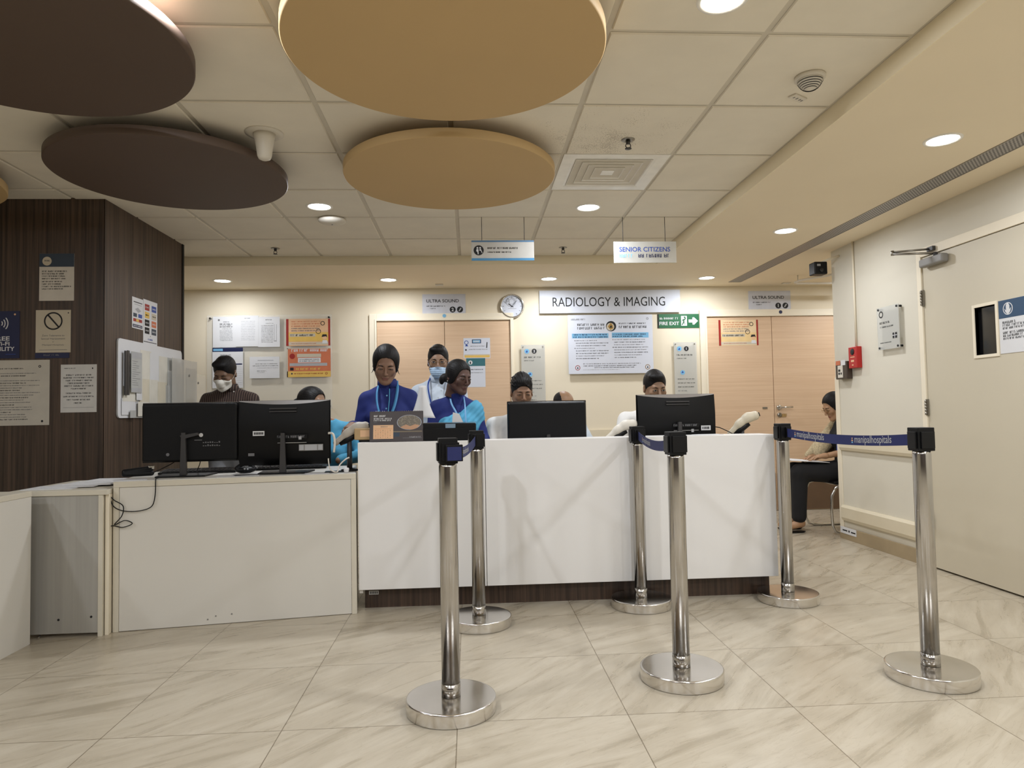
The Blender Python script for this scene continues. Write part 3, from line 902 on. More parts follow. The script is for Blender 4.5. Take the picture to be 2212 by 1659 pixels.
obj('grille', MB().box(-0.06, 0.06, GY0, GY1, -0.0015, 0.0), grille_mat(), t)

for (x, y, lab) in ((-0.29, 6.98, 'small flat plate in the soffit above the left double door'), (3.37, 7.02, 'small flat plate in the soffit above the right double door')):
    t = tag(obj('ceiling_plate', MB().box(-0.04, 0.04, -0.03, 0.03, -0.008, 0), 'offwhite', bevel=0.002, loc=(x, y, ZS)), lab, 'plate')

# bent rail under the soffit beyond the right wall
t = tag(obj('ceiling_rail', MB().tube([(3.62, 5.95, ZS - 0.06), (3.45, 6.35, ZS - 0.06), (3.30, 6.58, ZS - 0.06), (3.29, 6.66, ZS - 0.065), (3.34, 6.71, ZS - 0.065), (3.6, 6.74, ZS - 0.06), (4.1, 6.72, ZS - 0.06)], 0.012, 8).tube([(3.30, 6.62, ZS - 0.06), (3.30, 6.62, ZS)], 0.006, 6).tube([(4.0, 6.72, ZS - 0.06), (4.0, 6.72, ZS)], 0.006, 6), 'offwhite'), 'bent cream track hanging from the soffit over the corridor', 'ceiling track')
# ============================================================ signs and papers
def on_back(name, label, cat, x0, z1, x1, z0, gap=0.0, **k):
    X0, X1, Z0, Z1 = bx_(x0), bx_(x1), bz_(z0), bz_(z1)
    return Sheet(name, label, cat, ((X0 + X1) / 2, YB - gap, (Z0 + Z1) / 2), 0, X1 - X0, Z1 - Z0, **k)
def on_right(name, label, cat, y0, z1, y1, z0, gap=0.0, **k):
    """y0 = far edge (left for the viewer)"""
    Y0, Y1, Z0, Z1 = ry_(y0), ry_(y1), rz_(z0), rz_(z1)
    return Sheet(name, label, cat, (XR - gap, (Y0 + Y1) / 2, (Z0 + Z1) / 2), -PI / 2, abs(Y0 - Y1), Z1 - Z0, **k)
def on_front(name, label, cat, x0, z1, x1, z0, **k):
    return Sheet(name, label, cat, ((x0 + x1) / 2, YW, (z0 + z1) / 2), 0, x1 - x0, z1 - z0, **k)
def on_side(name, label, cat, y0, z1, y1, z0, gap=0.0, **k):
    return Sheet(name, label, cat, (XW + gap, (y0 + y1) / 2, (z0 + z1) / 2), PI / 2, y1 - y0, z1 - z0, **k)

# department sign
s = on_back('department_sign', 'long white sign reading RADIOLOGY and IMAGING high on the back wall', 'sign', 0.749, 2.375, 2.255, 2.134, t=0.012, mat='papercool', gap=0.02, bevel=0.001)
s.text('RADIOLOGY & IMAGING', 0.492, 0.49, 0.1, 'ink', width=1.21, ht=0.098)
s.done()
for u in (0.12, 1.40):
    obj('spacer', MB().lathe([(0.008, 0), (0.008, 0.02)], (-0.7525 + u, 0, 0.0), 10, axis='y'), 'dullmetal', s.o)

def us_sign(x0, z1, x1, z0, num, label):
    s = on_back('room_sign', label, 'sign', x0, z1, x1, z0, t=0.006, mat=pm('silver_sign_plate', (196, 198, 206), 0.5))
    s.text('ULTRA SOUND', 0.47, 0.66, 0.05, 'ink', width=s.w * 0.75, bold=0.012, ht=0.034)
    s.words(0.10, 0.58, 0.40, 0.015, fill=0.9)
    s.words(0.18, 0.3, 0.28, 0.012)
    s.disc(0.70, 0.22, 0.032, 'ink', 'number_disc').disc(0.87, 0.22, 0.032, 'ink', 'symbol_disc')
    s.text(num, 0.70, 0.22, 0.05, 'paper', 'number', lift=3, bold=0.02)
    s.poly([(0.835, 0.14), (0.86, 0.13), (0.905, 0.27), (0.895, 0.32), (0.87, 0.28)], 'inkpale', 'symbol', lift=3)
    s.done()
us_sign(-0.477, 2.35, -0.027, 2.141, '2', 'grey ULTRA SOUND sign with a 2, left of the wall clock')
us_sign(3.013, 2.358, 3.477, 2.153, '1', 'grey ULTRA SOUND sign with a 1, above the far right double door')
for x, z, lab in ((-0.249, 2.119, 'small round blue sticker on the frame of the left double door'), (3.35, 2.125, 'small dark blue sticker on the frame of the right double door')):
    o = obj('round_sticker', MB().lathe([(0.019, 0), (0.019, -0.0012)], n=20, axis='y'), 'sky' if x < 0 else 'navy', loc=(bx_(x), YB - 0.0304, bz_(z)))
    tag(o, lab, 'sticker')

# clock
t = thing('wall_clock', 'round white wall clock with silver rim above the left double door', 'clock', (bx_(0.461), YB - 0.0005, bz_(2.215)))
obj('rim', MB().lathe([(0.124, 0), (0.128, -0.012), (0.126, -0.032), (0.118, -0.036), (0.112, -0.03), (0.112, -0.0)], n=64, axis='y', cap=False), 'chrome', t)
obj('dial', MB().lathe([(0.113, -0.0), (0.113, -0.012)], n=64, axis='y'), 'papercool', t)
mb = MB()
for k in range(12):
    a = k * PI / 6; r0, r1 = 0.085, 0.102
    u = Vector((math.sin(a), 0, math.cos(a))); w = Vector((math.cos(a), 0, -math.sin(a)))
    mb.obox(u * (r0 + r1) / 2 + Vector((0, -0.013, 0)), (w, (0, 1, 0), u), 0.0022, 0.0006, (r1 - r0) / 2)
obj('hour_marks', mb, 'inkgrey', t)
def hand(name, deg, L, w_, dy, m='ink'):
    a = math.radians(deg); u = Vector((math.sin(a), 0, math.cos(a))); w = Vector((math.cos(a), 0, -math.sin(a)))
    obj(name, MB().obox(u * (L / 2 - 0.012) + Vector((0, dy, 0)), (w, (0, 1, 0), u), w_, 0.0007, L / 2 + 0.004), m, t)
hand('hour_hand', 305, 0.055, 0.0035, -0.0155)
hand('minute_hand', 40, 0.085, 0.002, -0.0175)
obj('maker_print', MB().box(-0.045, 0.045, -0.0132, -0.0125, -0.027, -0.022), 'inkpale', t)
obj('dial_artwork', MB().lathe([(0.05, -0.0132), (0.047, -0.0132)], (-0.012, 0, 0.045), 30, axis='y', cap=False).lathe([(0.03, -0.0132), (0.027, -0.0132)], (-0.005, 0, 0.05), 24, axis='y', cap=False).tube([(-.07, -.0132, .03), (-.06, -.0132, .075), (-.05, -.0132, .04), (-.035, -.0132, .085), (-.03, -.0132, .04)], 0.0015, 5), 'inkgrey', t)

# patients' rights board
s = on_back('notice_board', 'large white printed board with two pale blue bands below the department sign', 'notice board', 1.043, 2.111, 1.946, 1.489, gap=0.03, t=0.012, mat='papercool', bevel=0.001)
s.words(0.04, 0.26, 0.925, 0.02, 'inkgrey', fill=0.8)
s.words(0.11, 0.44, 0.835, 0.028).words(0.11, 0.44, 0.775, 0.03)
s.words(0.60, 0.93, 0.85, 0.018).words(0.60, 0.93, 0.79, 0.03)
s.disc(0.508, 0.805, 0.055, 'ink', 'emblem').disc(0.50, 0.795, 0.041, 'creampaper', 'emblem_face', lift=2).poly([(0.47, 0.80), (0.505, 0.865), (0.53, 0.82), (0.535, 0.77), (0.50, 0.74)], 'gold', 'emblem_detail', lift=3).poly([(0.485, 0.775), (0.51, 0.83), (0.522, 0.78)], 'ink', 'emblem_detail', lift=4)
s.rect(0.045, 0.605, 0.475, 0.685, 'sky', 'band').rect(0.515, 0.605, 0.95, 0.695, 'sky', 'band')
s.words(0.06, 0.47, 0.665, 0.017, 'navy', lift=3).words(0.06, 0.47, 0.625, 0.017, 'navy', lift=3)
s.words(0.525, 0.92, 0.665, 0.014, 'navy', lift=3).words(0.525, 0.88, 0.63, 0.014, 'navy', lift=3)
for k, (a, b_) in enumerate([(0.07, 0.34), (0.09, 0.47), (0.09, 0.44), (0.07, 0.31), (0.09, 0.48), (0.09, 0.47), (0.09, 0.43), (0.09, 0.36)]):
    s.words(a, b_, 0.565 - 0.0435 * k, 0.011, 'ink' if k % 3 else 'inkgrey')
for k, (a, b_) in enumerate([(0.52, 0.91), (0.54, 0.91), (0.54, 0.89), (0.52, 0.94), (0.54, 0.93), (0.54, 0.94), (0.54, 0.87), (0.54, 0.8)]):
    s.words(a, b_, 0.575 - 0.0435 * k, 0.011, 'ink' if k % 2 else 'inkgrey')
s.words(0.17, 0.85, 0.17, 0.012, 'inkgrey').words(0.17, 0.80, 0.135, 0.011).words(0.3, 0.77, 0.105, 0.010).words(0.17, 0.6, 0.07, 0.008, 'inkpale')
for u, c1 in ((0.105, 'red'), (0.93, 'gold')):
    s.disc(u, 0.105, 0.027, c1, 'seal', inner=0.021).poly([(u - 0.01, 0.09), (u, 0.125), (u + 0.01, 0.09)], 'ink', 'seal_mark')
s.disc(0.94, 0.93, 0.012, 'inkgrey', 'seal_mark', inner=0.008)
s.done()

# fire exit sign
s = on_back('fire_exit_sign', 'green fire exit sign with running figure and white arrow pointing right', 'sign', 2.013, 2.117, 2.467, 1.968, t=0.006, mat='green')
s.rect(0.0, 0.0, 0.03, 1.0, 'ink', 'edge')
s.words(0.05, 0.5, 0.69, 0.026, 'paper', 'script')
s.text('FIRE EXIT', 0.275, 0.33, 0.05, 'paper', 'lettering', width=0.215, bold=0.02, ht=0.036)
s.rect(0.56, 0.15, 0.70, 0.86, 'paper', 'door_symbol')
for a in ([(0.63, 0.62), (0.665, 0.75), (0.68, 0.70), (0.65, 0.55)], [(0.60, 0.62), (0.64, 0.64), (0.635, 0.40), (0.61, 0.42)], [(0.61, 0.45), (0.635, 0.40), (0.585, 0.18), (0.57, 0.2)], [(0.625, 0.44), (0.64, 0.40), (0.66, 0.24), (0.65, 0.22)], [(0.59, 0.48), (0.61, 0.6), (0.60, 0.63), (0.575, 0.47)]):
    s.poly(a, 'green', 'runner', lift=3)
s.disc(0.645, 0.76, 0.009, 'green', 'runner', lift=3)
s.poly([(0.74, 0.38), (0.74, 0.60), (0.83, 0.60), (0.83, 0.74), (0.87, 0.76), (0.965, 0.49), (0.87, 0.22), (0.83, 0.24), (0.83, 0.38)][::-1], 'paper', 'arrow')
s.done()

# clear direction plaques
def plaque(x0, z1, x1, z0, num, label):
    s = on_back('direction_plaque', label, 'sign', x0, z1, x1, z0, gap=0.03, t=0.006, mat='frost')
    s.disc(0.24, 0.905, 0.026, 'sky', 'symbol_disc').disc(0.55, 0.905, 0.026, 'ink', 'number_disc').text(num, 0.55, 0.905, 0.036, 'paper', 'number', lift=3, bold=0.02)
    s.poly([(0.18, 0.89), (0.24, 0.92), (0.28, 0.905), (0.26, 0.885)], 'blue', 'symbol', lift=3)
    s.words(0.12, 0.82, 0.815, 0.018).words(0.12, 0.55, 0.765, 0.012)
    s.disc(0.36, 0.56, 0.025, 'sky', 'symbol_disc')
    s.poly([(0.3, 0.55), (0.36, 0.585), (0.41, 0.555)], 'blue', 'symbol', lift=3)
    for k, (f, m_) in enumerate([(0.9, 'ink'), (0.95, 'ink'), (0.88, 'ink'), (0.5, 'inkgrey'), (0.6, 'inkgrey'), (0.6, 'ink')]):
        s.words(0.14, 0.14 + 0.8 * f, 0.465 - 0.057 * k, 0.012, m_)
    s.done()
    for u in (-1, 1):
        for v in (-1, 1):
            obj('standoff', MB().lathe([(0.007, 0.029), (0.007, -0.009)], (u * (s.w / 2 - 0.02), 0, v * (s.h / 2 - 0.02)), 10, axis='y'), 'dullmetal', s.o)
plaque(0.546, 1.803, 0.795, 1.10, '2', 'clear plaque with blue and black discs behind the seated person at the plain monitor')
plaque(2.171, 1.812, 2.415, 1.08, '1', 'clear plaque with a black 1 disc left of the right double door')

# clear display board with its papers
s = on_back('acrylic_display_board', 'wide clear acrylic board holding papers and two orange posters', 'notice board', -2.66, 2.145, -1.405, 1.17, gap=0.03, t=0.004, mat='clear'); s.done()
for u in (-1, 1):
    for v in (-1, 1):
        obj('standoff', MB().lathe([(0.009, 0.029), (0.009, -0.009)], (u * (s.w / 2 - 0.03), 0, v * (s.h / 2 - 0.03)), 10, axis='y'), 'ink', s.o)
G1 = 'papers on the acrylic display board'
g = 0.0345
s = on_back('pinned_paper', 'printed form with a small table, leftmost sheet of the top row', 'paper', -2.60, 2.13, -2.37, 1.815, gap=g, t=0.001, group=G1)
s.rect(0.22, 0.86, 0.3, 0.92, 'inkgrey').words(0.45, 0.7, 0.83, 0.012, 'inkgrey').words(0.3, 0.85, 0.76, 0.016).words(0.3, 0.85, 0.72, 0.012, 'inkgrey').words(0.3, 0.85, 0.67, 0.014).words(0.4, 0.8, 0.60, 0.01, 'inkgrey')
for k in range(8): s.words(0.3, 0.85, 0.54 - 0.045 * k, 0.008, 'inkgrey')
s.done()
s = on_back('pinned_paper', 'faint table sheet in the middle of the top row', 'paper', -2.375, 2.137, -2.145, 1.822, gap=g + 0.0012, t=0.001, group=G1)
s.words(0.4, 0.65, 0.92, 0.01, 'inkgrey')
for k in range(12): s.words(0.25, 0.85, 0.82 - 0.055 * k, 0.007, 'inkpale')
s.done()
s = on_back('pinned_paper', 'table sheet with a tall column, rightmost of the top row', 'paper', -2.15, 2.125, -1.93, 1.815, gap=g, t=0.001, group=G1)
s.words(0.35, 0.65, 0.9, 0.012, 'ink').words(0.35, 0.7, 0.78, 0.008, 'inkgrey')
for k in range(12): s.words(0.15, 0.7, 0.71 - 0.05 * k, 0.008, 'inkgrey')
s.rect(0.74, 0.17, 0.75, 0.75, 'inkgrey').rect(0.84, 0.17, 0.85, 0.75, 'inkgrey').words(0.76, 0.83, 0.2, 0.012)
s.done()
s = on_back('pinned_paper', 'white notice with navy heading behind the person in the white mask', 'paper', -2.605, 1.812, -2.30, 1.40, gap=g, t=0.001, group=G1)
s.rect(0, 0.90, 1, 1, 'navy', 'heading').rect(0.03, 0.92, 0.34, 0.975, 'sky', 'heading_label', lift=3)
s.words(0.25, 0.6, 0.82, 0.014, 'inkgrey').rect(0.6, 0.575, 0.97, 0.605, 'navy')
for k in range(9): s.rect(0.08, 0.52 - 0.055 * k, 0.97, 0.524 - 0.055 * k, 'inkpale')
s.done()
s = on_back('pinned_paper', 'small white landscape sheet below the top row of papers', 'paper', -2.235, 1.715, -1.935, 1.495, gap=g, t=0.001, group=G1)
s.rect(0.27, 0.82, 0.8, 0.835, 'inkgrey').words(0.2, 0.92, 0.67, 0.009, 'inkgrey').words(0.1, 0.95, 0.58, 0.009, 'inkgrey').words(0.25, 0.95, 0.48, 0.008, 'inkpale').words(0.25, 0.55, 0.34, 0.009, 'inkgrey').words(0.25, 0.5, 0.27, 0.008, 'inkpale')
s.done()
def cartoon(s, u, v, k=1.0):
    s.disc(u, v, 0.026 * k, 'peach', 'figure_head', lift=3)
    s.poly([(u - 0.075 * k, v + 0.02), (u - 0.05 * k, v + 0.13 * k), (u + 0.05 * k, v + 0.13 * k), (u + 0.07 * k, v), (u + 0.035 * k, v + 0.05 * k)], 'ink', 'figure_hair', lift=4)
    s.poly([(u - 0.06 * k, v - 0.24 * k), (u - 0.05 * k, v - 0.11 * k), (u + 0.06 * k, v - 0.11 * k), (u + 0.08 * k, v - 0.24 * k)], 'paper', 'figure_coat', lift=3)
def orange_poster(fn, label, *a, mat='peach', band='yellow', **k):
    s = fn('health_poster', label, 'poster', *a, mat=mat, **k)
    s.rect(0, 0, 0.055, 1, 'red', 'border').rect(0.955, 0, 1, 1, 'red', 'border')
    s.rect(0.055, 0.16, 0.955, 0.50, band, 'band').rect(0.055, 0.04, 0.955, 0.13, 'creampaper', 'foot_band')
    for q in range(5): s.words(0.12, 0.78, 0.90 - 0.085 * q, 0.013, 'orange' if q < 3 else 'inkgrey')
    s.rect(0.08, 0.34, 0.66, 0.45, 'creampaper', 'label_band', lift=2).words(0.1, 0.62, 0.395, 0.02, lift=4)
    s.disc(0.83, 0.83, 0.022, 'ink', 'ring', inner=0.016, lift=3).disc(0.73, 0.53, 0.026, 'ink', 'ring', inner=0.021, lift=3)
    s.words(0.12, 0.7, 0.085, 0.008, 'orange', lift=3)
    cartoon(s, 0.87, 0.30, 0.9)
    s.done()
orange_poster(on_back, 'orange and yellow cartoon poster, upper right on the acrylic display board', -1.867, 2.10, -1.421, 1.822, gap=g, t=0.001)
orange_poster(on_back, 'pale orange cartoon poster on the right double door', 2.667, 2.046, 3.10, 1.771, gap=0.0205, t=0.001, mat=pm('pale_poster', (226, 200, 160), 0.6), band=pm('pale_poster_band', (226, 196, 140), 0.6))
s = on_back('health_poster', 'orange poster with white label band, lower right on the acrylic display board', 'poster', -1.859, 1.799, -1.419, 1.501, gap=g, t=0.001, mat='orange')
s.rect(0, 0, 1, 0.20, 'yellow', 'foot_band').rect(0, 0, 0.02, 1, 'creampaper', 'edge').rect(0, 0.975, 1, 1, 'creampaper', 'edge')
s.words(0.1, 0.95, 0.92, 0.032, 'paper').rect(0.23, 0.68, 0.78, 0.80, 'creampaper', 'band').rect(0.25, 0.50, 0.77, 0.66, 'paper', 'label')
s.words(0.28, 0.74, 0.61, 0.01, 'inkgrey', lift=3).words(0.28, 0.74, 0.55, 0.01, 'inkgrey', lift=3)
s.rect(0.06, 0.38, 0.92, 0.48, 'inkpale', 'band').rect(0.07, 0.23, 0.15, 0.33, 'ink', 'picture').words(0.2, 0.8, 0.28, 0.024, 'yellow').words(0.16, 0.84, 0.12, 0.012, 'red', lift=3)
s.disc(0.11, 0.12, 0.008, 'navy', 'seal', lift=3).disc(0.9, 0.12, 0.012, 'red', 'seal', inner=0.008, lift=3).disc(0.12, 0.72, 0.028, 'red', 'fruit')
s.done()
# papers on the left double door
s = on_back('health_poster', 'pale blue cartoon notice with yellow foot on the left double door', 'poster', -0.055, 1.883, 0.223, 1.67, gap=0.0205, t=0.001, mat='papercool')
s.rect(0.03, 0.04, 0.98, 0.15, 'yellow', 'foot_band').rect(0.03, 0.15, 0.98, 0.2, 'creampaper', 'foot_band')
s.rect(0.32, 0.74, 0.66, 0.93, 'navy', 'heading').rect(0.35, 0.77, 0.63, 0.9, 'sky', 'heading_label', lift=2).words(0.38, 0.62, 0.835, 0.02, 'paper', lift=4)
s.disc(0.11, 0.78, 0.022, 'blue', 'figure', inner=0.016).poly([(0.06, 0.6), (0.11, 0.72), (0.18, 0.6)], 'blue', 'figure').disc(0.09, 0.42, 0.009, 'ink', 'figure').poly([(0.85, 0.5), (0.87, 0.8), (0.90, 0.78), (0.89, 0.52)], 'ink', 'figure')
s.words(0.25, 0.8, 0.6, 0.008, 'inkgrey').words(0.2, 0.9, 0.44, 0.008, 'inkgrey'); s.done()
s = on_back('printed_notice', 'white sheet with teal heading on the left double door', 'notice', -0.029, 1.672, 0.169, 1.37, gap=0.0205, t=0.001, mat='papercool')
s.rect(0, 0.73, 1, 1, 'teal', 'heading').disc(0.22, 0.85, 0.022, 'paper', 'heading_disc', lift=2).rect(0.19, 0.80, 0.25, 0.88, 'ink', 'heading_mark', lift=4)
s.words(0.25, 0.9, 0.61, 0.012).words(0.15, 0.9, 0.5, 0.010, 'inkgrey'); s.done()

# ---- dark timber wall, front
s = on_front('printed_notice', 'notice with dark slate heading, topmost on the dark timber wall', 'notice', -2.67, 2.146, -2.46, 1.849, t=0.002, mat=pm('dull_white_card', (206, 200, 190), 0.7))
s.rect(0, 0.72, 1, 1, 'slate', 'heading').disc(0.22, 0.84, 0.028, 'creampaper', 'heading_disc', lift=2).words(0.15, 0.29, 0.85, 0.01, 'inkgrey', lift=4)
for k, (f, hh) in enumerate([(0.78, .01), (0.75, .01), (0.74, .009), (0.76, .009), (0.68, .009), (0.62, .009), (0.92, .009), (0.68, .009)]): s.words(0.08, f, 0.625 - 0.052 * k - (0.01 if k > 3 else 0), hh)
s.done()
s = on_front('printed_notice', 'cream notice with a barred circle symbol on the dark timber wall', 'notice', -2.688, 1.791, -2.478, 1.525, t=0.002, mat='creampaper')
s.disc(0.5, 0.74, 0.056, 'ink', 'barred_circle', inner=0.047, n=40).poly([(0.33, 0.87), (0.37, 0.895), (0.67, 0.61), (0.64, 0.585)], 'ink', 'barred_circle')
s.text('Zero Tolerance to', 0.5, 0.40, 0.02, 'inkgrey', width=0.135, ht=0.011).text('Sexual Harassment', 0.5, 0.325, 0.02, 'inkgrey', width=0.145, ht=0.011).text('at', 0.5, 0.25, 0.012, 'inkgrey').text('Manipal Hospitals', 0.5, 0.175, 0.02, 'inkgrey', width=0.13, ht=0.011)
s.rect(0.1, 0.055, 0.9, 0.065, 'inkgrey'); s.disc(0.93, 0.93, 0.004, 'ink', 'pin'); s.done()
s = on_front('navy_plate', 'dark navy strip showing under the cream barred circle notice', 'sign', -2.690, 1.522, -2.486, 1.49, t=0.003, mat='navy'); s.words(0.25, 0.75, 0.6, 0.012, 'inkgrey'); s.done()
s = on_front('wifi_sign', 'navy sign for the free internet facility at the left edge of the timber wall', 'sign', -3.0, 1.786, -2.784, 1.492, t=0.003, mat='navy')
s.text('FREE', 0.5, 0.42, 0.03, 'paper', width=0.10, bold=0.02, ht=0.026).text('Wi-Fi', 0.5, 0.31, 0.03, 'paper', width=0.10, bold=0.02, ht=0.026).text('FACILITY', 0.5, 0.2, 0.03, 'paper', width=0.16, bold=0.02, ht=0.026)
s.rect(0.42, 0.5, 0.46, 0.72, 'paper', 'mast')
for r in (0.022, 0.038, 0.055):
    pts = [(0.44 + r * math.cos(a) / s.w, 0.74 + r * math.sin(a) / s.h) for a in [math.radians(d) for d in range(-42, 43, 12)]]
    pts += [(0.44 + (r - 0.006) * math.cos(a) / s.w, 0.74 + (r - 0.006) * math.sin(a) / s.h) for a in [math.radians(d) for d in range(42, -43, -12)]]
    s.poly(pts, 'paper', 'waves')
s.rect(0.62, 0.08, 0.9, 0.09, 'blue'); s.disc(0.87, 0.93, 0.006, 'peach', 'pin'); s.done()
s = on_front('printed_notice', 'large printed sheet cut by the left edge, low on the timber wall', 'notice', -3.02, 1.48, -2.602, 1.075, t=0.003, mat=pm('grey_white_card', (190, 184, 172), 0.7))
R = random.Random(5)
for k in range(22):
    if k in (1, 4): continue
    a = 0.15 if k % 3 == 0 else 0.3
    s.words(a, a + R.uniform(0.3, 0.58), 0.87 - 0.037 * k, 0.006 if k % 3 else 0.008, 'ink' if k % 3 == 0 else 'inkgrey')
s.disc(0.86, 0.90, 0.008, 'ink', 'seal', inner=0.004).disc(0.9, 0.06, 0.007, 'ink', 'pin'); s.done()
s = on_front('printed_notice', 'white notice of bold centred lines, lowest right on the timber wall', 'notice', -2.535, 1.448, -2.319, 1.150, t=0.003, mat=pm('clean_white_card', (204, 202, 198), 0.7))
s.words(0.1, 0.42, 0.92, 0.007, 'inkgrey').rect(0.87, 0.90, 0.9, 0.935, 'ink')
for k, f in enumerate([0.7, 0.85, 0.72, 0.6, 0.8, 0.42]): s.words(0.5 - f / 2, 0.5 + f / 2, 0.78 - 0.057 * k, 0.010)
for k, f in enumerate([0.7, 0.85, 0.65, 0.25]): s.words(0.5 - f / 2, 0.5 + f / 2, 0.40 - 0.068 * k, 0.010)
s.rect(0.08, 0.1, 0.92, 0.105, 'inkgrey'); s.done()

# ---- dark timber wall, side facing the desks
s = on_side('payment_sticker', 'narrow white payment sheet with small emblems, left of the pair', 'notice', 4.768, 1.935, 4.925, 1.722, t=0.002, mat='paper')
s.rect(0.12, 0.84, 0.9, 0.865, 'ink').rect(0.2, 0.775, 0.85, 0.785, 'inkgrey').poly([(0.25, 0.62), (0.5, 0.69), (0.8, 0.60), (0.55, 0.52)], 'inkpale', 'outline')
s.rect(0.1, 0.37, 0.42, 0.49, 'slate', 'emblem').rect(0.55, 0.37, 0.9, 0.49, 'blue', 'emblem').rect(0.1, 0.22, 0.9, 0.32, 'red', 'emblem').rect(0.35, 0.23, 0.6, 0.31, 'yellow', 'emblem', lift=2)
s.rect(0.06, 0.04, 0.92, 0.13, 'navy', 'emblem').words(0.12, 0.86, 0.085, 0.009, 'paper', lift=3); s.done()
s = on_side('payment_sticker', 'tall white payment sheet with two columns of coloured emblems', 'notice', 4.928, 1.945, 5.142, 1.63, t=0.002, mat='paper')
cols = [['red', 'yellow', 'ink', 'ink'], ['blue', 'creampaper', 'orange', 'slate']]
for c, (a, b_) in enumerate(((0.1, 0.42), (0.58, 0.92))):
    for r_ in range(4):
        z = 0.90 - 0.175 * r_
        s.rect(a, z - 0.14, b_, z, cols[c][r_], 'emblem')
        s.words(a + 0.05, b_ - 0.04, z - 0.07, 0.010, 'paper' if cols[c][r_] not in ('yellow', 'creampaper') else 'ink', lift=3)
s.words(0.32, 0.66, 0.115, 0.014, 'blue').rect(0.03, 0.045, 0.95, 0.06, 'ink'); s.disc(0.5, 0.19, 0.004, 'ink', 'pin'); s.done()
# white board covered in papers
t = thing('white_pin_board', 'white rounded board covered with pale papers on the timber side wall', 'board', (XW, 4.566, 1.11))
bw, bh = 0.985, 0.52
pts = []
for (cx, cz, a0) in ((0.03, 0.03, 180), (bw - 0.03, 0.03, 270), (bw - 0.03, bh - 0.03, 0), (0.03, bh - 0.03, 90)):
    for k in range(5):
        a = math.radians(a0 + 22.5 * k); pts.append((cx + 0.03 * math.cos(a), cz + 0.03 * math.sin(a)))
obj('board', MB().prism(pts, 0.001, 0.011, plane='yz'), 'paper', t)
R = random.Random(9)
PX = 0.0113
def pap(y0, y1, z0, z1, x, m, name='pinned_sheet'):
    return obj(name, MB().box(x, x + 0.0008, y0, y1, z0, z1), m, t)
M['p1'] = pm('off_white_sheet', (212, 208, 196), 0.8); M['p2'] = pm('cream_sheet', (206, 198, 178), 0.8); M['p3'] = pm('grey_sheet', (176, 176, 172), 0.8)
for (y0, y1, z0, z1, x, m) in [(0.30, 0.46, 0.27, 0.47, 0.0115, 'p1'), (0.44, 0.60, 0.26, 0.46, 0.0125, 'paper'), (0.58, 0.74, 0.25, 0.45, 0.0115, 'p1'), (0.72, 0.90, 0.22, 0.45, 0.0125, 'p3'),
    (0.04, 0.22, 0.02, 0.13, 0.0115, 'paper'), (0.05, 0.24, 0.11, 0.21, 0.0115, 'p1'), (0.28, 0.42, 0.10, 0.27, 0.0135, 'p2'), (0.42, 0.56, 0.08, 0.27, 0.0125, 'p1'), (0.55, 0.70, 0.08, 0.26, 0.0135, 'p2'),
    (0.68, 0.80, 0.06, 0.24, 0.0145, 'p3'), (0.78, 0.95, 0.03, 0.23, 0.0, 'p1'), (0.54, 0.70, 0.0, 0.09, 0.0, 'paper'), (0.69, 0.83, 0.0, 0.08, 0.0, 'p2'), (0.86, 0.97, 0.20, 0.40, 0.0, 'p1'), (0.22, 0.30, 0.12, 0.30, 0.0, 'paper'), (0.24, 0.40, 0.01, 0.11, 0.0125, 'p1'), (0.39, 0.55, 0.0, 0.10, 0.0135, 'p2'), (0.13, 0.21, 0.0, 0.05, 0.0145, 'p3')]:
    pap(y0, y1, z0, z1, PX, m); PX += 0.0009
sh = obj('calendar_sheet', MB().box(0.0285, 0.0300, 0.135, 0.285, 0.17, 0.445), 'p3', t)
mb = MB().box(0.0302, 0.0306, 0.14, 0.28, 0.40, 0.44).box(0.0302, 0.0306, 0.14, 0.28, 0.175, 0.20)
obj('calendar_bands', mb, 'inkpale', sh)
mb = MB()
for k in range(12): mb.box(0.0302, 0.0305, 0.15, 0.15 + R.uniform(0.05, 0.12), 0.22 + 0.0145 * k, 0.2225 + 0.0145 * k)
obj('print', mb, 'inkgrey', sh)
fo = obj('folder', MB().box(0.0285, 0.036, 0.045, 0.07, 0.15, 0.44).box(0.0285, 0.034, 0.078, 0.105, 0.15, 0.445), 'darkgrey', t)
# clear sheet reaching past the end of the wall
t = thing('acrylic_sheet', 'clear acrylic sheet with pale papers reaching past the timber wall end', 'display sheet', (XW + 0.034, 5.25, 1.06))
obj('sheet', MB().box(0, 0.004, 0.0, 0.72, -0.02, 0.40), 'clear', t)
obj('sheet', MB().box(0.006, 0.009, 0.05, 0.52, 0.02, 0.50), 'frost', t)
obj('pinned_sheet', MB().box(0.0095, 0.0103, 0.30, 0.50, 0.02, 0.44), 'frost', t)
for y, z in ((0.36, 0.38), (0.54, 0.33), (0.6, 0.05)):
    obj('clip', MB().lathe([(0.010, 0.0105), (0.010, 0.015)], (0, y, z), 10, axis='x'), 'grey', t)

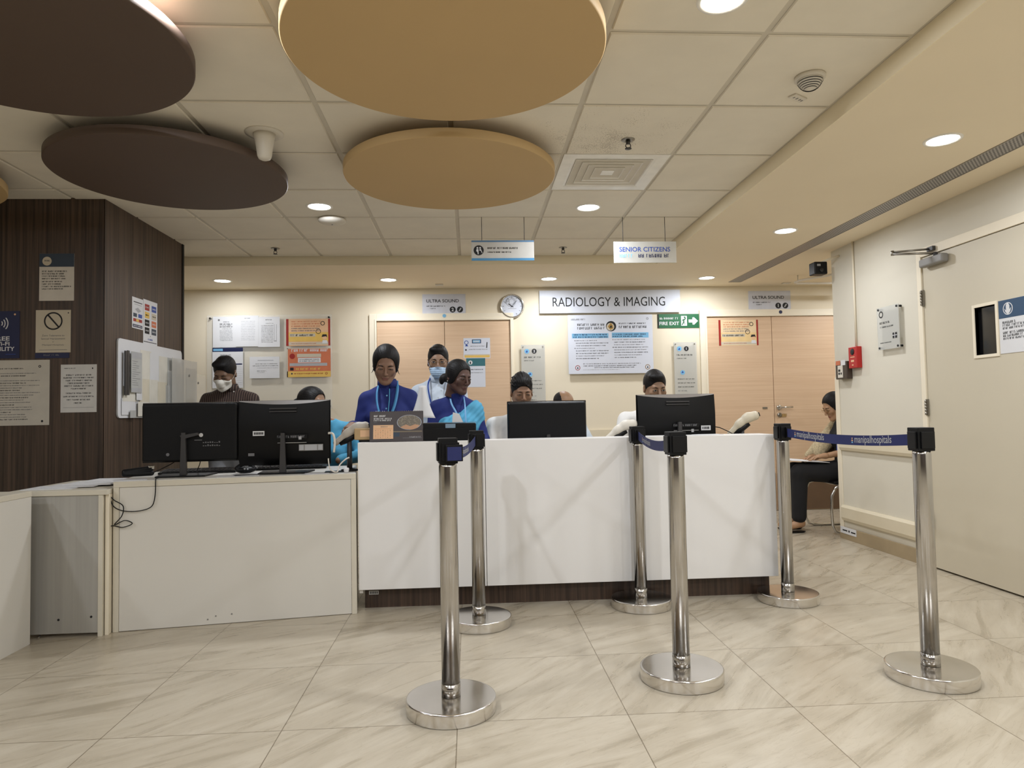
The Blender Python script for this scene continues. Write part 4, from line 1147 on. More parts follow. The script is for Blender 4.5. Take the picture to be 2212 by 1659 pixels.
# ---- right wall
s = on_right('room_plaque', 'clear plaque with a dark ring and small print beside the right door', 'sign', 5.024, 1.84, 4.76, 1.519, gap=0.03, t=0.005, mat='frost')
s.disc(0.2, 0.83, 0.026, 'ink', 'ring', inner=0.017).words(0.12, 0.6, 0.63, 0.018).words(0.14, 0.75, 0.53, 0.013).rect(0.7, 0.23, 0.9, 0.36, 'ink').rect(0.79, 0.23, 0.81, 0.36, 'paper', lift=3).rect(0.7, 0.29, 0.9, 0.305, 'paper', lift=3).words(0.12, 0.62, 0.16, 0.008)
s.done()
for u in (-1, 1):
    for v in (-1, 1):
        obj('standoff', MB().lathe([(0.008, 0.029), (0.008, -0.009)], (u * (s.w / 2 - 0.02), 0, v * (s.h / 2 - 0.015)), 10, axis='y'), 'ink', s.o)
s = on_right('door_notice', 'notice with blue hand heading on the beige door, cut by the right edge', 'notice', 3.865, 1.707, 3.42, 1.393, gap=0.0003, t=0.0025, mat='paper')
s.rect(0, 0.66, 1, 1, pm('steel_blue_print', (34, 66, 96), 0.5), 'heading')
s.disc(0.16, 0.83, 0.036, 'paper', 'heading_disc', lift=2, inner=0.031).poly([(0.10, 0.84), (0.13, 0.80), (0.13, 0.9), (0.15, 0.93), (0.17, 0.93), (0.19, 0.89), (0.19, 0.81), (0.22, 0.85), (0.2, 0.77), (0.16, 0.72), (0.12, 0.77)], 'paper', 'hand_symbol', lift=3)
for k, (f, hh) in enumerate([(0.28, .016), (0.5, .016), (0.8, .014), (0.6, .016), (0.9, .016), (0.8, .014)]): s.words(0.06, f, 0.58 - 0.055 * k - (0.03 if k > 2 else 0), hh)
s.done()
# alarm box with its conduit, switch box
yr = ry_(5.36)
t = thing('fire_alarm_box', 'narrow red fire alarm box on the right wall', 'fire alarm', (XR, yr, rz_(1.494)), -PI / 2)
obj('housing', MB().box(-0.058, 0.058, -0.045, 0, -0.085, 0.085), 'redplastic', t, bevel=0.004)
obj('sounder', MB().lathe([(0.026, -0.045), (0.024, -0.049), (0.006, -0.049)], (0, 0, 0.045), 24, axis='y'), 'ink', t)
mb = MB().box(-0.03, 0.03, -0.0462, -0.0452, 0.0, 0.006).box(-0.022, 0.02, -0.0462, -0.0452, -0.035, -0.02).box(-0.01, 0.01, -0.0462, -0.0452, -0.065, -0.055)
obj('labels', mb, 'peach', t)
obj('conduit', MB().tube([(0.0, -0.01, 0.085), (0.0, -0.01, ZS - rz_(1.494))], 0.008, 8), 'frame', t)
t = thing('wall_switch_box', 'dark open switch box with white labels left of the red alarm', 'switch box', (XR, ry_(5.53), rz_(1.40)), -PI / 2)
obj('housing', MB().box(-0.085, 0.085, -0.05, 0, -0.072, 0.072), pm('smoked_box', (62, 50, 42), 0.3), t, bevel=0.006)
obj('front_label', MB().box(-0.04, 0.03, -0.056, -0.0505, -0.06, 0.04), 'offwhite', t)
mb = MB().box(-0.03, 0.0, -0.0572, -0.0562, -0.01, 0.008).box(-0.03, -0.008, -0.0572, -0.0562, -0.035, -0.018).box(0.004, 0.02, -0.0572, -0.0562, -0.035, -0.018)
obj('print', mb, 'ink', t)
obj('top_label', MB().box(-0.07, -0.005, -0.054, -0.0505, 0.045, 0.08), 'orange', t)
obj('top_label', MB().box(0.005, 0.07, -0.054, -0.0505, 0.04, 0.082), 'paper', t)
# black box camera on a short arm at the corner under the soffit
t = thing('corner_camera', 'small black box camera on a white arm under the soffit corner', 'camera', (2.93, 5.52, 2.255))
obj('housing', MB().box(-0.055, 0.055, -0.05, 0.05, -0.055, 0.05), 'black', t, bevel=0.008)
obj('sticker', MB().box(-0.035, -0.005, -0.0515, -0.0502, 0.012, 0.03), 'grey', t)
obj('lens', MB().lathe([(0.018, -0.05), (0.016, -0.058), (0.004, -0.058)], (0.0, 0, -0.02), 16, axis='y'), 'glassdark', t)
obj('arm', MB().tube([(0.03, 0, 0.05), (0.08, -0.01, 0.075), (0.17, -0.03, 0.1)], 0.009, 8), 'frame', t)
# door closer
t = thing('door_closer', 'grey overhead door closer with folding arm at the top of the right door', 'door closer', (XR, 4.33, 0))
zc = DZ - 0.115
obj('body', MB().box(-0.055, -0.0035, -0.14, 0.09, zc - 0.028, zc + 0.028), 'grey', t, bevel=0.012, seg=3)
obj('spindle', MB().lathe([(0.014, zc + 0.02), (0.014, zc + 0.05)], (-0.03, -0.05, 0), 14), 'darkgrey', t)
mb = MB().tube([(-0.03, -0.05, zc + 0.045), (-0.22, 0.11, zc + 0.075)], 0.008, 8)
mb.tube([(-0.22, 0.11, zc + 0.088), (-0.02, 0.0, zc + 0.085)], 0.007, 8).tube([(-0.22, 0.11, zc + 0.065), (-0.22, 0.11, zc + 0.098)], 0.010, 8)
obj('arm', mb, 'dullmetal', t)
obj('bracket', MB().box(-0.035, -0.0125, -0.03, 0.03, zc + 0.07, zc + 0.10), 'darkgrey', t, bevel=0.003)
s = on_right('cable_label', 'white label with black marks low at the skirting corner', 'label', 5.70, 0.085, 5.46, 0.03, gap=0.0125, t=0.002, mat='paper')
s.rect(0.15, 0.4, 0.45, 0.6, 'ink').rect(0.52, 0.35, 0.6, 0.65, 'ink').rect(0.68, 0.35, 0.95, 0.55, 'ink'); s.done()

# ---- hanging signs
def hang_sign(name, label, x0, x1, z0, z1, mat, wx, rz=0.0):
    s = Sheet(name, label, 'sign', ((x0 + x1) / 2, 4.84, (z0 + z1) / 2), rz, x1 - x0, z1 - z0, t=0.008, mat=mat)
    for x in wx:
        obj('wire', MB().tube([(x - (x0 + x1) / 2, -0.004, (z1 - z0) / 2 - 0.012), (x - (x0 + x1) / 2, -0.004, ZC - 0.004 - (z0 + z1) / 2)], 0.0022, 6), 'darkgrey', s.o)
    return s
s = hang_sign('hanging_sign', 'hanging white sign with blue bands and a two-figure symbol', 0.03, 0.477, 2.182, 2.327, pm('sign_face_white', (184, 181, 174), 0.4), (0.105, 0.409))
s.rect(0, 0.92, 1, 1, pm('sign_band_blue', (82, 118, 150), 0.5), 'band').rect(0, 0.0, 1, 0.12, pm('sign_band_blue', (70, 130, 170), 0.5), 'band')
s.disc(0.115, 0.51, 0.036, 'ink', 'symbol_disc', n=32)
s.disc(0.095, 0.63, 0.0065, 'paper', 'figures', lift=3).disc(0.138, 0.63, 0.0065, 'paper', 'figures', lift=3)
s.poly([(0.075, 0.46), (0.08, 0.57), (0.11, 0.57), (0.113, 0.32), (0.10, 0.31), (0.092, 0.44)], 'paper', 'figures', lift=3).poly([(0.122, 0.5), (0.13, 0.57), (0.15, 0.57), (0.172, 0.40), (0.166, 0.36), (0.15, 0.49)], 'paper', 'figures', lift=3)
s.words(0.255, 0.76, 0.62, 0.015).words(0.255, 0.63, 0.42, 0.011); s.done()
s = hang_sign('hanging_sign', 'clear hanging sign reading SENIOR CITIZENS in blue letters', 1.053, 1.511, 2.162, 2.316, 'frost', (1.123, 1.432), 0.0)
s.text('SENIOR CITIZENS', 0.495, 0.63, 0.04, 'blue', width=0.372, bold=0.012, ht=0.034)
s.words(0.09, 0.335, 0.33, 0.03, 'sky').words(0.39, 0.91, 0.33, 0.03, 'navy')
s.done()
# ============================================================ counters and desks
# tall white counter
CX0, CX1, CY = -0.634, 1.776, 3.92
t = thing('reception_counter', 'tall white reception counter on a dark recessed plinth', 'counter', (0, 0, 0))
for a, b_ in ((CX0, 0.081), (0.084, 0.938), (0.941, CX1)):
    obj('front_panel', MB().box(a, b_, CY, CY + 0.02, 0.122, 0.944), 'white', t, bevel=0.0015)
obj('ledge', MB().box(CX0, CX1, CY + 0.0202, CY + 0.20, 0.924, 0.944), 'white', t, bevel=0.0015)
obj('side_panel', MB().box(CX1 - 0.02, CX1, CY + 0.021, CY + 0.54, 0.122, 0.923), 'white', t)
obj('side_panel', MB().box(CX0, CX0 + 0.02, CY + 0.021, CY + 0.20, 0.10, 0.923), 'white', t)
obj('plinth', MB().box(CX0 + 0.02, CX1 - 0.02, CY + 0.085, CY + 0.105, 0, 0.122).box(CX1 - 0.04, CX1 - 0.02, CY + 0.105, CY + 0.52, 0, 0.122), 'kickwood', t)
obj('worktop', MB().box(CX0 + 0.02, CX1 - 0.021, CY + 0.201, CY + 0.54, 0.725, 0.75), 'whitedesk', t)
obj('rear_panel', MB().box(CX0 + 0.0205, CX1 - 0.021, CY + 0.18, CY + 0.20, 0.0, 0.923), 'whitedesk', t)
s = Sheet('asset_label', None, None, (CX0 + 0.07, CY + 0.0848, 0.085), 0, 0.055, 0.022, t=0.001, mat='paper', parent=t)
for k in range(5): s.rect(0.12 + 0.17 * k, 0.2, 0.2 + 0.17 * k, 0.8, 'ink')
s.done()

# low white desk, turned a little
ang = math.atan2(3.895 - 3.712, -0.641 + 1.862)
L = math.hypot(-0.641 + 1.862, 3.895 - 3.712)
t = thing('reception_desk', 'low white desk with framed front panel left of the tall counter', 'desk', (-1.862, 3.712, 0), ang)
obj('desk_top', MB().box(0, L, 0, 0.62, 0.745, 0.775), 'edge', t, bevel=0.002)
obj('top_surface', MB().box(0.004, L - 0.004, 0.004, 0.616, 0.7752, 0.777), 'whitedesk', t)
obj('side_panel', MB().box(0, 0.028, 0, 0.6, 0, 0.745), 'edge', t, bevel=0.0015)
obj('side_panel', MB().box(L - 0.028, L, 0, 0.6, 0, 0.745), 'edge', t, bevel=0.0015)
obj('front_panel', MB().box(0.0295, L - 0.0295, 0.004, 0.022, 0.003, 0.7435), 'whitedesk', t)
for x, z in ((0.50, 0.045), (0.58, 0.05), (0.46, 0.03)): obj('screw_hole', MB().lathe([(0.004, 0.0035), (0.004, 0.0015)], (x, 0, z), 8, axis='y'), 'grey', t)

# grey-fronted cabinet to its left
t = thing('side_cabinet', 'narrow grey-fronted cabinet with cream edge band beside the low desk', 'cabinet', (-2.36, 3.655, 0))
SL = 0.1499
obj('cabinet_top', MB().prism([(0, -0.004), (0.500, -0.004), (0.500 - 0.6 * SL, 0.6), (0, 0.6)], 0.716, 0.742, plane='xy'), 'edge', t, bevel=0.002)
obj('front_panel', MB().box(0.0, 0.452, 0.004, 0.02, 0.02, 0.715), 'greyboard', t)
obj('side_panel', MB().prism([(0.453, 0.0), (0.476, 0.0), (0.476 - 0.58 * SL, 0.58), (0.453 - 0.58 * SL, 0.58)], 0.0, 0.7155, plane='xy'), 'edge', t, bevel=0.0015)
obj('side_panel', MB().prism([(0.477, 0.02), (0.497, 0.02), (0.497 - 0.56 * SL, 0.58), (0.477 - 0.56 * SL, 0.58)], 0.0, 0.7155, plane='xy'), 'frame', t, bevel=0.0015)
for x, z in ((0.26, 0.09), (0.42, 0.10)): obj('screw_hole', MB().lathe([(0.006, 0.0035), (0.006, 0.002)], (x, 0, z), 8, axis='y'), 'ink', t)
obj('foot', MB().tube([(0.16, 0.02, 0.012), (0.17, -0.01, 0.004)], 0.004, 6), 'chrome', t)
for k, (x, y, a, n) in enumerate([(0.06, 0.05, 0.05, 1), (0.14, 0.10, 0.12, 1), (0.20, 0.17, 0.02, 2), (0.24, 0.26, -0.06, 2)]):
    o = obj('paper_stack', MB().box(0, 0.25, 0, 0.19, 0, 0.004 * n), 'paper', loc=(-2.385 + x, 3.655 + y, 0.7422 + 0.0045 * k), rz=a)
    tag(o, ['loose white sheet at the front edge of the side cabinet', 'white sheet under the others on the side cabinet', 'thin stack of sheets in the middle of the side cabinet', 'topmost white papers at the back of the side cabinet'][k], 'paper')

# desk at the far left, its side towards us
t = thing('white_desk', 'white desk end cut by the left edge of the picture', 'desk', (-2.185, 3.575, 0))
obj('desk_top', MB().box(-0.75, 0, -1.3, 0, 0.725, 0.752), 'edge', t, bevel=0.002)
obj('side_panel', MB().box(-0.024, -0.001, -1.295, -0.002, 0, 0.7245), 'whitedesk', t)
obj('front_panel', MB().box(-0.74, -0.026, -0.03, -0.01, 0.05, 0.7245), 'whitedesk', t)
o = obj('tape_dispenser', MB().box(-0.05, 0.035, -0.02, 0.02, 0, 0.022).lathe([(0.026, -0.012), (0.026, 0.012)], (-0.015, 0, 0.03), 18, axis='y'), 'grey', loc=(-2.235, 3.33, 0.7525), rz=1.2, bevel=0.001)
tag(o, 'small grey tape dispenser on the white desk at the left edge', 'tape dispenser')

# ============================================================ screens
def monitor(label, x, y, zb, w, h, rz, kind, base_z, tilt=0.0):
    """zb = height of the panel's lower edge; the back looks along -y"""
    t = thing('monitor', label, 'monitor', (x, y, base_z), rz, 'black desk monitors')
    z0, z1 = zb - base_z, zb - base_z + h
    obj('screen_panel', MB().box(-w / 2, w / 2, 0.0, 0.012, z0, z1), 'blackgloss', t, bevel=0.002)
    obj('display', MB().box(-w / 2 + 0.01, w / 2 - 0.01, 0.0125, 0.0132, z0 + 0.015, z1 - 0.01), 'glassdark', t)
    if kind == 'curved':
        nu = 25; rows = []
        for r_ in range(5):
            row = []
            for i in range(nu):
                u = -1 + 2 * i / (nu - 1); b = 1 - u * u
                d = [0.0, 0.018 + 0.022 * b, 0.030 + 0.022 * b, 0.026 + 0.016 * b, 0.0][r_]
                z = [z1 - 0.001, z1 - 0.004 - 0.020 * b, z1 - h * 0.35, z0 + h * 0.12, z0 + 0.002][r_]
                row.append((u * (w / 2 - 0.002), -d, z))
            rows.append(row)
        mb = MB(); mb.grid([rows[1], rows[2], rows[3], rows[4]][::-1], 4, nu)
        obj('back_shell', mb, 'black', t)
        v = MB().grid([rows[1], rows[0]], 2, nu)
        vent = obj('top_vent', v, pm('vent_grey', (112, 106, 100), 0.5), t)
        mb = MB()
        obj('grip_slot', MB().box(-0.075, 0.075, -0.0545, -0.046, z1 - 0.052, z1 - 0.044).box(-0.075, 0.075, -0.056, -0.046, z1 - 0.068, z1 - 0.062), 'darkgrey', t)
        lx = 0.05
        lt = Sheet('maker_plate', None, None, (lx, -0.055, z0 + h * 0.44), 0, 0.17, 0.024, t=0.0006, mat='black', parent=t)
        lt.words(0.02, 0.98, 0.5, 0.015, 'inkgrey', 'lettering'); lt.done()
        obj('slot_line', MB().box(lx - 0.08, lx + 0.08, -0.056, -0.048, z0 + h * 0.34, z0 + h * 0.352), 'grey', t)
    else:
        obj('back_shell', MB().box(-w / 2 + 0.004, w / 2 - 0.004, -0.026, -0.0003, z0 + 0.004, z1 - 0.004), 'blackgloss' if kind == 'plain' else 'black', t, bevel=0.012, seg=3)
        obj('top_edge', MB().box(-w / 2 + 0.001, w / 2 - 0.001, 0.0005, 0.0115, z1 + 0.0002, z1 + 0.0022), 'chrome' if kind == 'plain' else 'grey', t)
    nx = -0.03 if kind == 'arm' else 0.0
    obj('neck', MB().prism([(nx - 0.016, 0.008), (nx + 0.02, 0.008), (nx + 0.014, z0 + h * (0.5 if kind != 'plain' else 0.3)), (nx - 0.008, z0 + h * (0.5 if kind != 'plain' else 0.3))], -0.08 if kind == 'curved' else -0.055, -0.058 if kind == 'curved' else -0.03), 'darkgrey', t, bevel=0.002)
    obj('base', MB().prism([(-0.13 + nx, -0.10), (0.13 + nx, -0.10), (0.15 + nx, 0.09), (-0.15 + nx, 0.09)], 0.0, 0.009, plane='xy'), 'black', t, bevel=0.003)
    return t, z0, z1
DZT = 0.777
t1, z0, z1 = monitor('black monitor seen from behind, leftmost on the low desk', -1.572, 3.98, 0.855, 0.512, 0.332, 0.10, 'arm', DZT)
obj('arm_top', MB().prism([(-0.045, z0 + 0.15), (0.05, z0 + 0.165), (0.05, z0 + 0.15), (-0.03, z0 + 0.13)], -0.056, -0.030), 'darkgrey', t1)
mb = MB()
R = random.Random(3)
for r_ in range(2):
    for k in range(8): mb.box(0.07 + k * 0.012, 0.077 + k * 0.012, -0.0295, -0.0282, z0 + 0.105 - r_ * 0.018, z0 + 0.105 + R.uniform(0.003, 0.01) - r_ * 0.018)
mb.box(0.025, 0.065, -0.0295, -0.0282, z0 + 0.12, z0 + 0.124)
obj('port_marks', mb, 'inkgrey', t1)
obj('round_badge', MB().lathe([(0.011, -0.0282), (0.011, -0.0296)], (0.06, 0, z0 + 0.15), 16, axis='y'), 'paper', t1)
obj('badge', MB().lathe([(0.009, -0.0282), (0.009, -0.0296)], (-0.115, 0, z0 + 0.045), 16, axis='y'), 'inkgrey', t1)
t2, z0, z1 = monitor('black monitor with curved top vent, right one on the low desk', -1.064, 4.03, 0.822, 0.512, 0.372, 0.03, 'curved', DZT)
s = Sheet('asset_label', None, None, (-0.135, -0.052, z0 + 0.185), 0, 0.064, 0.027, t=0.001, mat='paper', parent=t2)
for k in range(6): s.rect(0.1 + 0.14 * k, 0.25, 0.2 + 0.14 * k, 0.75, 'ink')
s.done()
s = Sheet('printed_label', None, None, (0.155, -0.052, z0 + 0.10), 0, 0.135, 0.036, t=0.001, mat='grey', parent=t2)
s.rect(0.02, 0.1, 0.2, 0.9, 'inkpale').rect(0.25, 0.05, 0.75, 0.95, 'inkpale').rect(0.8, 0.1, 0.97, 0.9, 'inkpale'); s.done()
s = Sheet('small_label', None, None, (-0.18, -0.036, z0 + 0.065), 0, 0.034, 0.016, t=0.001, mat='inkgrey', parent=t2); s.done()
s = Sheet('small_label', None, None, (0.095, -0.0555, z0 + 0.155), 0, 0.016, 0.018, t=0.001, mat='inkpale', parent=t2); s.done()
obj('speaker_unit', MB().box(0.21, 0.25, -0.02, -0.001, z0 + 0.04, z0 + 0.22), 'black', t2, bevel=0.003)
t3, z0, z1 = monitor('plain black monitor on the counter hiding the seated person with curly hair', 0.490, 4.35, 0.865, 0.506, 0.303, 0.0, 'plain', 0.7505)
t4, z0, z1 = monitor('black monitor with curved top vent behind the tall counter', 1.308, 4.30, 0.845, 0.506, 0.352, 0.03, 'curved', 0.7505)
s = Sheet('asset_label', None, None, (0.18, -0.047, z0 + 0.135), 0, 0.062, 0.03, t=0.001, mat='paper', parent=t4)
for k in range(5): s.rect(0.12 + 0.15 * k, 0.25, 0.2 + 0.16 * k, 0.75, 'ink')
s.done()
s = Sheet('small_label', None, None, (0.09, -0.056, z0 + 0.12), 0, 0.016, 0.02, t=0.001, mat='inkpale', parent=t4); s.done()
o = tag(obj('power_cable', MB().tube([(1.555, 4.29, 0.985), (1.58, 4.26, 0.98), (1.62, 4.22, 0.955), (1.66, 4.2, 0.93), (1.68, 4.18, 0.76)], 0.003, 6), 'black'), 'thin black cable leaving the right edge of the monitor behind the counter', 'cable')
o = tag(obj('paper_sheet', MB().box(-0.09, 0.07, 0, 0.10, 0, 0.002), 'paper', loc=(1.44, 4.0, 0.9445), rz=0.1), 'white paper on the counter ledge under the right monitor', 'paper')

# things on the low desk
def desk_pt(u, v): return (-1.862 + u * math.cos(ang) - v * math.sin(ang), 3.712 + u * math.sin(ang) + v * math.cos(ang))
def keyboard(x, y, z, rz, label, w=0.42):
    t = thing('keyboard', label, 'keyboard', (x, y, z), rz)
    obj('body', MB().prism([(-0.07, 0), (0.07, 0), (0.07, 0.022), (-0.07, 0.012)], -w / 2, w / 2, plane='yz'), 'black', t, bevel=0.003)
    mb = MB()
    for r_ in range(5):
        for k in range(16):
            xx, yy = -w / 2 + 0.02 + k * (w - 0.04) / 16, -0.058 + r_ * 0.024
            zz = 0.012 + (yy + 0.07) * 0.0714
            mb.box(xx, xx + (w - 0.04) / 16 - 0.004, yy, yy + 0.019, zz, zz + 0.005)
    obj('keys', mb, 'darkgrey', t)
x, y = desk_pt(0.33, 0.41)
keyboard(x, y, DZT + 0.0015, ang, 'long black keyboard behind the stand of the leftmost monitor')
x, y = desk_pt(0.84, 0.50)
keyboard(x, y, DZT + 0.0015, ang, 'black keyboard behind the right monitor of the low desk')
P = [desk_pt(0.06, 0.07), desk_pt(0.60, 0.10), desk_pt(0.66, 0.18), desk_pt(1.02, 0.06)]
for k, (p, a, w_, d_, lab) in enumerate([(P[0], 0.4, 0.16, 0.11, 'white papers at the left corner of the low desk'), (P[1], 0.2, 0.22, 0.10, 'white paper right of the long black keyboard'),
        (P[2], 0.5, 0.21, 0.14, 'white paper under the black handset between the two monitors'), (P[3], 0.3, 0.13, 0.1, 'white paper at the right end of the low desk')]):
    o = obj('paper_sheet', MB().box(-w_ / 2, w_ / 2, -d_ / 2, d_ / 2, 0, 0.0012), 'paper', loc=(p[0], p[1], DZT + 0.0002), rz=a); tag(o, lab, 'paper')
# desk phone / stapler at the far left corner
x, y = desk_pt(0.03, 0.32)
f = Field(np.arange(-.10, .10, .004), np.arange(-.05, .05, .004), np.arange(-.01, .07, .004))
f.cone((-.07, 0, .014), (.06, 0, .014), .018, .016, .01); f.cone((-.075, 0, .03), (.06, 0, .042), .012, .013, .01)
f.op(lambda X, Y, Z: -Z, (-.2, -.2, -.2), (.2, .2, .2), mode='max')
t = thing('stapler', 'black stapler at the left corner where the low desk meets the cabinet', 'stapler', (x, y, DZT + 0.0005), 0.5)
np_obj('body', [f.mesh()], 'black', t)
obj('steel_tip', MB().box(0.045, 0.075, -0.012, 0.012, 0.036, 0.056), 'chrome', t, bevel=0.003)
# small black handset on its cradle between the monitors
x, y = desk_pt(0.61, 0.26)
t = thing('handset', 'small black handset lying between the two monitors', 'handset', (x, y, DZT + 0.002), 0.4)
f = Field(np.arange(-.08, .08, .003), np.arange(-.05, .05, .003), np.arange(-.01, .07, .003))
f.ell((0, 0, .018), (.055, .032, .02), .01); f.cone((-.045, 0, .03), (-.02, 0, .05), .014, .012, .012); f.cone((.045, 0, .025), (.03, 0, .042), .012, .011, .012)
f.op(lambda X, Y, Z: -Z, (-.2, -.2, -.2), (.2, .2, .2), mode='max')
np_obj('body', [f.mesh()], 'black', t)
obj('buttons', MB().box(-0.012, -0.004, -0.034, -0.028, 0.022, 0.03).box(0.004, 0.012, -0.034, -0.028, 0.02, 0.028), 'inkpale', t)
# cables
def cable(name, label, pts, r, m='black'):
    # smooth the control points
    P = [Vector(p) for p in pts]; Q = []
    for i in range(len(P) - 1):
        p0, p1, p2, p3 = P[max(i - 1, 0)], P[i], P[i + 1], P[min(i + 2, len(P) - 1)]
        for k in range(8):
            u = k / 8
            Q.append(0.5 * ((2 * p1) + (-p0 + p2) * u + (2 * p0 - 5 * p1 + 4 * p2 - p3) * u * u + (-p0 + 3 * p1 - 3 * p2 + p3) * u ** 3))
    Q.append(P[-1])
    return tag(obj(name, MB().tube(Q, r, 6), m), label, 'cable')
def dp(u, v, z): 
    q = desk_pt(u, v); return (q[0], q[1], z)
cable('hanging_cable', 'thin black cable looping down the front of the low desk and cabinet', [dp(0.20, 0.05, 0.782), dp(0.205, -0.003, 0.78), dp(0.203, -0.006, 0.70), dp(0.185, -0.007, 0.64), dp(0.12, -0.008, 0.62), dp(0.05, -0.008, 0.625), dp(0.005, -0.008, 0.65), dp(-0.012, -0.008, 0.70),
      dp(0.01, -0.009, 0.68), dp(0.05, -0.009, 0.65), dp(0.045, -0.009, 0.60), dp(0.01, -0.009, 0.555), dp(0.06, -0.011, 0.575), dp(0.095, -0.011, 0.557), dp(0.05, -0.011, 0.54), dp(0.0, -0.010, 0.55), dp(-0.035, -0.010, 0.53), dp(-0.04, -0.010, 0.45), dp(-0.03, -0.010, 0.425), dp(-0.012, -0.010, 0.45)], 0.0026)
cable('power_cable', 'black cable curling behind the stand of the leftmost monitor', [dp(0.10, 0.28, 0.79), dp(0.2, 0.30, 0.84), dp(0.3, 0.3, 0.90), dp(0.36, 0.28, 0.86), dp(0.34, 0.3, 0.80)], 0.0026)
cable('power_cable', 'thin black cable on the desk behind the two left monitors', [dp(0.40, 0.30, 0.86), dp(0.55, 0.34, 0.86), dp(0.7, 0.33, 0.84), dp(0.75, 0.3, 0.80)], 0.002)
cable('white_cable', 'white plug cable beside the right edge of the second left monitor', [(-0.812, 4.00, 1.00), (-0.785, 3.99, 0.995), (-0.775, 3.99, 0.95), (-0.780, 3.99, 0.89)], 0.007, 'offwhite')
cable('white_cable', 'white cable coil on the low desk in front of the scanner stand', [(-0.80, 3.93, 0.86), (-0.79, 3.93, 0.80), (-0.75, 3.92, 0.784), (-0.74, 3.95, 0.82), (-0.71, 3.96, 0.85), (-0.69, 3.97, 0.86)], 0.004, 'offwhite')
o = obj('small_white_pot', MB().lathe([(0.010, 0), (0.013, 0.004), (0.016, 0.022), (0.012, 0.027), (0.004, 0.029)], n=20), 'paper', loc=(-0.70, 3.93, DZT + 0.0005)); tag(o, 'small white lump at the foot of the scanner stand', 'cap')
x, y = desk_pt(1.12, 0.13)
o = obj('mouse_pad', MB().box(-0.06, 0.06, -0.05, 0.05, 0, 0.004), 'black', loc=(x, y, DZT + 0.0002), rz=ang, bevel=0.001); tag(o, 'thin black pad at the right end of the low desk', 'pad')

# ============================================================ barcode scanners
def scanner(label, loc, rz, pitch, stand, body='offwhite', lean=1):
    """gun scanner resting head-up in a cradle; local x points where the head looks"""
    t = thing('barcode_scanner', label, 'barcode scanner', loc, rz)
    c, s_ = math.cos(pitch), math.sin(pitch)
    def T(a, b): return (a * c - b * s_, 0, a * s_ + b * c)
    f = Field(np.arange(-.13, .16, .003), np.arange(-.05, .05, .003), np.arange(-.11, .16, .003))
    f.cone(T(-.085, -.005), T(.01, .0), .017, .021, .02)
    f.cone(T(.0, .0), T(.07, -.006), .024, .028, .02)
    f.cone(T(.06, -.008), T(.105, -.028), .027, .029, .02)
    o = np_obj('body', [f.mesh()], body, t)
    # dark window rim and grips
    P0 = Vector(T(.105, -.028)); D = (Vector(T(.105, -.028)) - Vector(T(.06, -.008))).normalized()
    U = D.cross(Vector((0, 1, 0)))
    obj('window', MB().obox(P0 + D * 0.0275, (D, (0, 1, 0), U), 0.002, 0.017, 0.013), 'glassdark', t, bevel=0.001)
    obj('grip', MB().tube([T(-.055, -.012), T(-.02, -.012), T(.012, -.014)], [0.013, 0.015, 0.013], 10), 'grey', t)
    obj('cradle', MB().tube([T(-.07, -.022), T(-.02, -.030), T(.045, -.038)], [0.014, 0.021, 0.016], 12), 'black', t, bevel=0)
    st = MB()
    px, _, pz = T(-0.015, -.04)
    st.tube([(px, 0, pz), (px, 0, -stand + 0.012)], [0.013, 0.016], 12)
    obj('stand_pole', st, 'darkgrey', t)
    obj('stand_base', MB().lathe([(0.05, -stand), (0.05, -stand + 0.008), (0.02, -stand + 0.014)], (px, 0, 0), 24), 'black', t)
scanner('off-white barcode scanner on a tall black stand on the low desk', (-0.715, 4.06, 0.995), 0, 0.62, 0.995 - DZT - 0.001, pm('grey_beige_plastic', (176, 168, 156), 0.5))
scanner('silver and black barcode scanner right of the plain monitor', (0.925, 4.28, 0.975), 0, 0.62, 0.975 - 0.7515)
scanner('cream barcode scanner near the right end of the tall counter', (1.715, 4.28, 1.0), -0.25, 0.75, 1.0 - 0.7515, pm('cream_plastic', (198, 188, 166), 0.4))

# ============================================================ on the counter ledge
t = thing('desk_calendar', 'dark desk calendar with a brain picture standing on the counter', 'calendar', (-0.423, 3.965, 0.9445), 0.0)
cw, ch_ = 0.306, 0.176
tl = 0.14
ax = (Vector((1, 0, 0)), Vector((0, math.cos(tl), -math.sin(tl))), Vector((0, math.sin(tl), math.cos(tl))))
back = MB().obox((0, 0.010 + ch_ / 2 * math.sin(tl), ch_ / 2 * math.cos(tl)), ax, cw / 2, 0.002, ch_ / 2)
obj('board', back, pm('calendar_brown', (54, 46, 46), 0.5), t)
obj('rear_board', MB().obox((0, 0.082 - ch_ / 2 * math.sin(tl), ch_ / 2 * math.cos(tl)), (Vector((1, 0, 0)), Vector((0, math.cos(-tl * 1.2), -math.sin(-tl * 1.2))), Vector((0, math.sin(-tl * 1.2), math.cos(-tl * 1.2)))), cw / 2, 0.001, ch_ / 2), 'paper', t)
pg = Sheet('page', None, None, (0, 0.0, 0), 0, cw - 0.006, ch_ - 0.006, t=0.0005, mat=pm('calendar_page', (64, 56, 56), 0.45), parent=t)
pg.rect(0.06, 0.08, 0.44, 0.55, 'peach', 'month_table').words(0.2, 0.34, 0.49, 0.006, 'inkgrey', lift=3).rect(0.09, 0.42, 0.42, 0.425, 'orange', lift=3)
for r_ in range(5):
    for c_ in range(7): pg.rect(0.10 + c_ * 0.046, 0.36 - r_ * 0.06, 0.112 + c_ * 0.046, 0.375 - r_ * 0.06, 'orange' if (r_ + c_) % 3 else 'ink', 'dates', lift=3)
